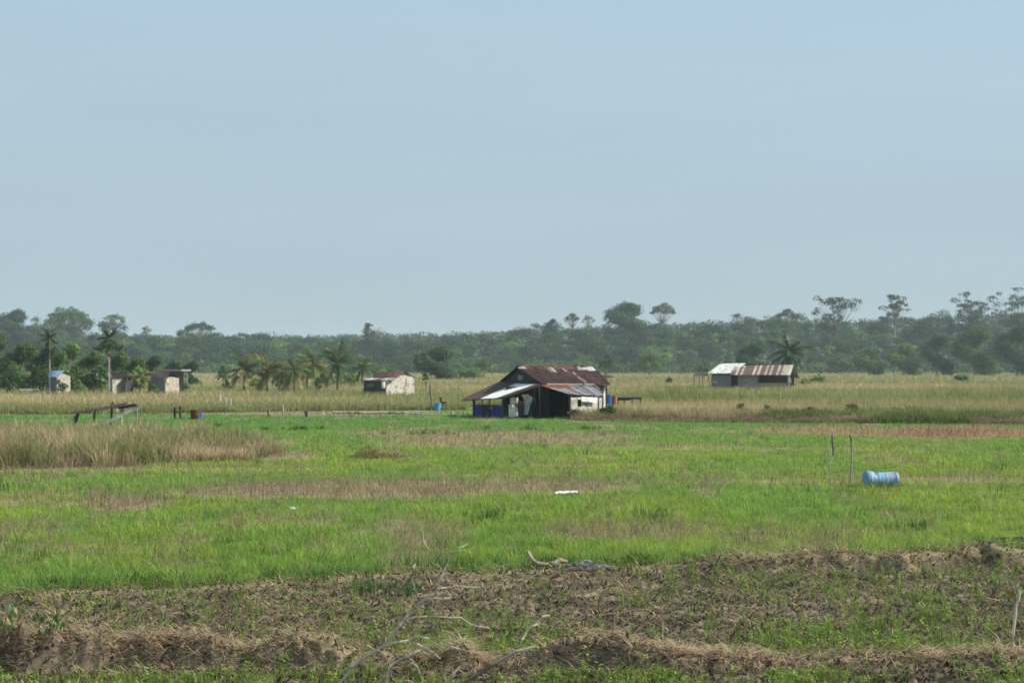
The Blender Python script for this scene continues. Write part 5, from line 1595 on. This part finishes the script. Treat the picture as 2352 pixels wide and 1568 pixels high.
# ------------------------------------------------------------------ dead bushes close to the camera, leafy shrub at lower left
def dead_bush():
    K = crop(1200, 2100, 1.96)
    def build(label, D0, lines, foot):
        f = K(foot[0], foot[1], D0); f.z = gzs(f.x, D0) - .05; f.y = D0
        root = thing('dead_bush', label, 'bush', f)
        for i, (pts, r0, r1, c) in enumerate(lines):
            n = len(pts); path = []
            for j, q in enumerate(pts):
                dd = q[2] if len(q) > 2 else 0
                path.append(K(q[0], q[1], D0 + dd + .02 * math.sin(j * 2 + i)))
            if i in mains:
                path = [f + Vector((.02 * i, 0, 0))] + path
                n += 1
            mb = MB(); mb.tube(path, [(.82 if i in mains else 1.0) * (r0 + (r1 - r0) * j / (n - 1)) for j in range(n)], 6, c)
            mb.build('stem' if i in mains else 'branch', M_bark, root)
    G1 = (.42, .39, .33); G2 = (.56, .50, .38); DK = (.17, .145, .11)
    mains = {0, 6}
    build('bare dead bush with long grey curving branches close to the camera at bottom centre', 10.0, [
        ([(310, 1237), (400, 1130), (480, 1050), (590, 985), (650, 940), (700, 885), (780, 780), (850, 690), (920, 620), (980, 585), (1040, 568), (1080, 500), (1105, 410), (1150, 310), (1180, 240), (1250, 175), (1320, 145)], .013, .0035, G1),
        ([(640, 955), (700, 928), (780, 910), (850, 902), (900, 870), (950, 872), (1010, 886)], .0075, .0045, G2),
        ([(820, 745), (870, 728), (920, 716), (1000, 714), (1080, 714), (1170, 722), (1260, 720), (1330, 770), (1400, 790), (1490, 805)], .0055, .0025, G2),
        ([(925, 620), (1000, 622), (1090, 612)], .0035, .002, DK), ([(1050, 570), (1120, 575), (1190, 568), (1240, 552), (1300, 525)], .005, .0025, G2),
        ([(1080, 495), (1150, 488), (1220, 476), (1290, 482), (1410, 484)], .0052, .003, G2),
        ([(700, 1110), (760, 1060), (830, 1030), (900, 995), (1000, 960), (1060, 930), (1180, 950), (1250, 966), (1360, 995), (1480, 1012)], .009, .003, G1),
        ([(920, 930), (980, 960), (1040, 990), (1100, 1045)], .006, .003, G2), ([(960, 425), (1040, 410), (1100, 400), (1190, 380)], .003, .002, DK),
        ([(1110, 320), (1150, 322), (1190, 312)], .0045, .0025, DK), ([(1170, 425), (1220, 428)], .003, .002, DK), ([(1180, 225), (1230, 215), (1280, 205)], .0035, .002, DK), ([(1110, 185), (1180, 180), (1315, 178)], .002, .0015, DK),
        ([(870, 825), (900, 828), (1060, 822), (1110, 810), (1190, 812)], .003, .002, DK), ([(1010, 1032), (1120, 1028), (1260, 1022)], .0025, .002, DK), ([(1130, 890), (1230, 895)], .0025, .002, G2), ([(1230, 845), (1330, 842)], .003, .002, G2),
        ([(880, 1075), (920, 1110), (940, 1160)], .006, .004, G1), ([(890, 330), (905, 300), (880, 440), (930, 560)], .0025, .002, G2), ([(960, 40), (970, 120), (990, 160), (1010, 190)], .003, .002, G2),
        ([(1060, 290), (1090, 240), (1110, 230)], .005, .002, DK)], (100, 1500))
    mains = {0, 4}
    build('bare dead branch rising to the right from the bottom edge, right of the dead bush', 9.0, [
        ([(1200, 1280), (1280, 1237), (1380, 1180), (1500, 1100), (1600, 1040), (1700, 990), (1780, 960), (1858, 936)], .017, .006, (.16, .135, .105)),
        ([(1500, 1096, -.02), (1600, 1036, -.02), (1700, 984, -.02), (1850, 948, -.02)], .008, .006, (.40, .36, .27)),
        ([(1730, 940), (1745, 890), (1765, 850), (1800, 800), (1850, 765), (1900, 712), (1955, 704)], .008, .003, G2), ([(1790, 815), (1830, 785), (1870, 770), (1940, 775)], .005, .002, G2),
        ([(1130, 1237), (1200, 1160), (1260, 1100)], .010, .005, (.34, .31, .22)), ([(1700, 1012), (1780, 1018), (1860, 1020), (1930, 1045), (2005, 1060)], .004, .002, DK),
        ([(1690, 985), (1790, 990), (1860, 985)], .004, .002, DK), ([(1240, 830), (1300, 815), (1400, 790)], .003, .002, G2)], (900, 1500))


dead_bush()


def leafy():
    K = crop(0, 2250, 1.96); D = 18.9
    f = K(60, 700, D); f.z = gzs(f.x, D)
    root = thing('leafy_shrub', 'small broad leaved shrub with drooping green leaves at the lower left edge', 'shrub', f)
    mb = MB(); V = []; C = []
    stems = [([(40, 700), (35, 560), (40, 460), (60, 330)]), ([(40, 600), (20, 480), (0, 420)]), ([(100, 690), (160, 480), (150, 400), (135, 320)]), ([(260, 700), (310, 520), (310, 440), (290, 370)]), ([(330, 700), (370, 500), (430, 430), (440, 400)])]
    for s in stems:
        pts = [K(x, y, D + random.uniform(-.1, .1)) for x, y in s]
        mb.tube(pts, [.008, .007, .005, .003][:len(pts)], 5, (.13, .10, .06))
    mb.build('stem', M_bark, root)
    spots = [(70, 310), (60, 330), (75, 400), (100, 410), (55, 420), (20, 440), (40, 450), (130, 300), (150, 390), (190, 355), (165, 395), (95, 470), (290, 380), (320, 390), (330, 410), (315, 450), (300, 440), (310, 520), (430, 410), (410, 450), (480, 450), (495, 460), (445, 430), (420, 470), (370, 500), (10, 420), (30, 480), (455, 470), (440, 400), (200, 490), (85, 360), (110, 340)]
    spots += [(x + random.uniform(-28, 28), y + random.uniform(-24, 30)) for (x, y) in spots]
    for (x, y) in spots:
        c = K(x, y, D + random.uniform(-.15, .15)); l = random.uniform(.075, .125); w = l * .42
        a = random.uniform(0, 6.28); d = Vector((math.cos(a) * .45, math.sin(a) * .45, -.9)).normalized(); s = Vector((-math.sin(a), math.cos(a), 0))
        col = np.array(random.choice(((.07, .16, .045), (.09, .20, .05), (.075, .17, .05), (.26, .24, .07) if x > 400 or x < 180 else (.06, .13, .04))))
        V.append([tuple(c), tuple(c + d * l * .45 + s * w * .5), tuple(c + d * l), tuple(c + d * l * .45 - s * w * .5)]); C.append([col] * 4)
    leaf_object('leaves', np.array(V, np.float32), np.array(C, np.float32), root, tuple(f), M_palm)
    # bare forked twigs at the end of the front bank
    D = 19.5
    b = K(670, 760, D); b.z = gzs(b.x, D) - .05
    mb = MB(); S_ = lambda pts, r: mb.tube([K(x, y, D) for x, y in pts], r, 6, (.34, .27, .20))
    S_([(690, 820), (670, 700), (660, 600), (660, 555)], [.016, .015, .013, .012]); S_([(660, 560), (640, 535), (610, 500), (590, 450), (572, 415)], [.010, .009, .008, .007, .005])
    S_([(660, 560), (680, 525), (720, 500), (750, 475), (762, 445)], [.012, .012, .011, .008, .005]); S_([(745, 600), (738, 540), (755, 500)], [.008, .006, .004]); S_([(665, 425), (672, 440), (690, 480), (690, 520)], [.004, .005, .005, .005]); S_([(745, 760), (760, 680), (745, 600)], [.01, .01, .008])
    tag(mb.build('forked_twig', M_bark, None, b), 'pale forked dead twig sticking up from the left end of the front straw bank', 'twig')


leafy()

# ------------------------------------------------------------------ air
def haze():
    me = bpy.data.meshes.new('haze')
    x, y0, y1, z0, z1 = 1320, -60, 2660, -1.6, 46
    vs = [(sx * x, yy, zz) for zz in (z0, z1) for (sx, yy) in ((-1, y0), (1, y0), (1, y1), (-1, y1))]
    me.from_pydata(vs, [], [(3, 2, 1, 0), (4, 5, 6, 7), (0, 1, 5, 4), (1, 2, 6, 5), (2, 3, 7, 6), (3, 0, 4, 7)])
    o = bpy.data.objects.new('haze', me); COL.objects.link(o)
    m, nt, out = new_mat('haze_air')
    v = nt.nodes.new('ShaderNodeVolumePrincipled'); v.inputs['Color'].default_value = (.70, .87, 1.0, 1); v.inputs['Density'].default_value = HAZE; v.inputs['Anisotropy'].default_value = .1
    nt.links.new(v.outputs[0], out.inputs['Volume'])
    me.materials.append(m)
    o['kind'] = 'stuff'; o['label'] = 'thin pale blue haze in the air over the field'; o['category'] = 'haze'
    return o


HAZE = .00017
haze()

# ------------------------------------------------------------------ light
EL, AZ = 38.0, 87.0          # sun height and bearing clockwise from the view direction
w = bpy.data.worlds.new('World'); sc.world = w; w.use_nodes = True
nt = w.node_tree; N = nt.nodes; Lk = nt.links
sky = N.new('ShaderNodeTexSky'); sky.sky_type = 'NISHITA'; sky.sun_disc = False
sky.sun_elevation = math.radians(EL); sky.sun_rotation = math.radians(AZ)
sky.air_density = 1.0; sky.dust_density = 1.0; sky.ozone_density = 2.0
tc = N.new('ShaderNodeTexCoord')
mp = N.new('ShaderNodeMapping'); mp.inputs['Scale'].default_value = (1.0, 1.0, 7.0); mp.inputs['Rotation'].default_value = (0, math.radians(12), 0)
Lk.new(tc.outputs['Generated'], mp.inputs[0])
ns = N.new('ShaderNodeTexNoise'); ns.inputs['Scale'].default_value = 1.6; ns.inputs['Detail'].default_value = 4
Lk.new(mp.outputs[0], ns.inputs[0])
mr = N.new('ShaderNodeMapRange'); mr.inputs[1].default_value = .3; mr.inputs[2].default_value = .7; mr.inputs[3].default_value = .80; mr.inputs[4].default_value = .96
Lk.new(ns.outputs[0], mr.inputs[0])
veil = N.new('ShaderNodeMix'); veil.data_type = 'RGBA'
veil.inputs[7].default_value = (3.22, 4.0, 4.72, 1)      # thin high overcast
n2 = N.new('ShaderNodeTexNoise'); n2.inputs['Scale'].default_value = 2.6; n2.inputs['Detail'].default_value = 7; n2.inputs['Roughness'].default_value = .55
Lk.new(mp.outputs[0], n2.inputs[0])
m2 = N.new('ShaderNodeMapRange'); m2.inputs[1].default_value = .3; m2.inputs[2].default_value = .7; m2.inputs[3].default_value = .97; m2.inputs[4].default_value = 1.03
Lk.new(n2.outputs[0], m2.inputs[0])
vs2 = N.new('ShaderNodeVectorMath'); vs2.operation = 'SCALE'
sp = N.new('ShaderNodeSeparateXYZ'); Lk.new(tc.outputs['Generated'], sp.inputs[0])
el = N.new('ShaderNodeMapRange'); el.inputs[1].default_value = .02; el.inputs[2].default_value = .24; Lk.new(sp.outputs[2], el.inputs[0])
vg = N.new('ShaderNodeMix'); vg.data_type = 'RGBA'; vg.inputs[6].default_value = (2.78, 3.54, 4.02, 1); vg.inputs[7].default_value = (3.22, 4.26, 5.02, 1)
Lk.new(el.outputs[0], vg.inputs[0]); Lk.new(vg.outputs[2], vs2.inputs[0])
Lk.new(m2.outputs[0], vs2.inputs['Scale']); Lk.new(vs2.outputs[0], veil.inputs[7])
Lk.new(mr.outputs[0], veil.inputs[0]); Lk.new(sky.outputs[0], veil.inputs[6])
bg = N['Background']; bg.inputs[1].default_value = .10
Lk.new(veil.outputs[2], bg.inputs[0])

sd = bpy.data.lights.new('sun', 'SUN'); sd.energy = 4.6; sd.angle = math.radians(.6); sd.color = (1.0, .93, .80)
so = bpy.data.objects.new('sun', sd); COL.objects.link(so); so.location = (0, 0, 60)
e, a = math.radians(EL), math.radians(AZ)
so.rotation_euler = Vector((math.sin(a) * math.cos(e), math.cos(a) * math.cos(e), math.sin(e))).to_track_quat('Z', 'Y').to_euler()

# ------------------------------------------------------------------ camera and output
cd = bpy.data.cameras.new('camera'); co = bpy.data.objects.new('camera', cd); COL.objects.link(co)
co.location = (0, 0, H); co.rotation_euler = (math.radians(90), 0, 0)
cd.sensor_width = 36; cd.lens = FP / 2352 * 36; cd.shift_y = (HV - 784) / 2352
cd.clip_start = .5; cd.clip_end = 6000
cd.dof.use_dof = True; cd.dof.focus_distance = 20; cd.dof.aperture_fstop = 3.4
sc.camera = co
vs_ = sc.view_settings; vs_.view_transform = 'Standard'; vs_.look = 'None'; vs_.exposure = .55; vs_.gamma = 1; vs_.use_curve_mapping = False
sc.render.engine = 'CYCLES'
cy = sc.cycles
cy.max_bounces = 6; cy.diffuse_bounces = 3; cy.transmission_bounces = 3; cy.volume_bounces = 1; cy.transparent_max_bounces = 8
cy.use_denoising = True
cy.use_adaptive_sampling = True; cy.adaptive_threshold = .02
sc.render.resolution_x = 1024; sc.render.resolution_y = 682
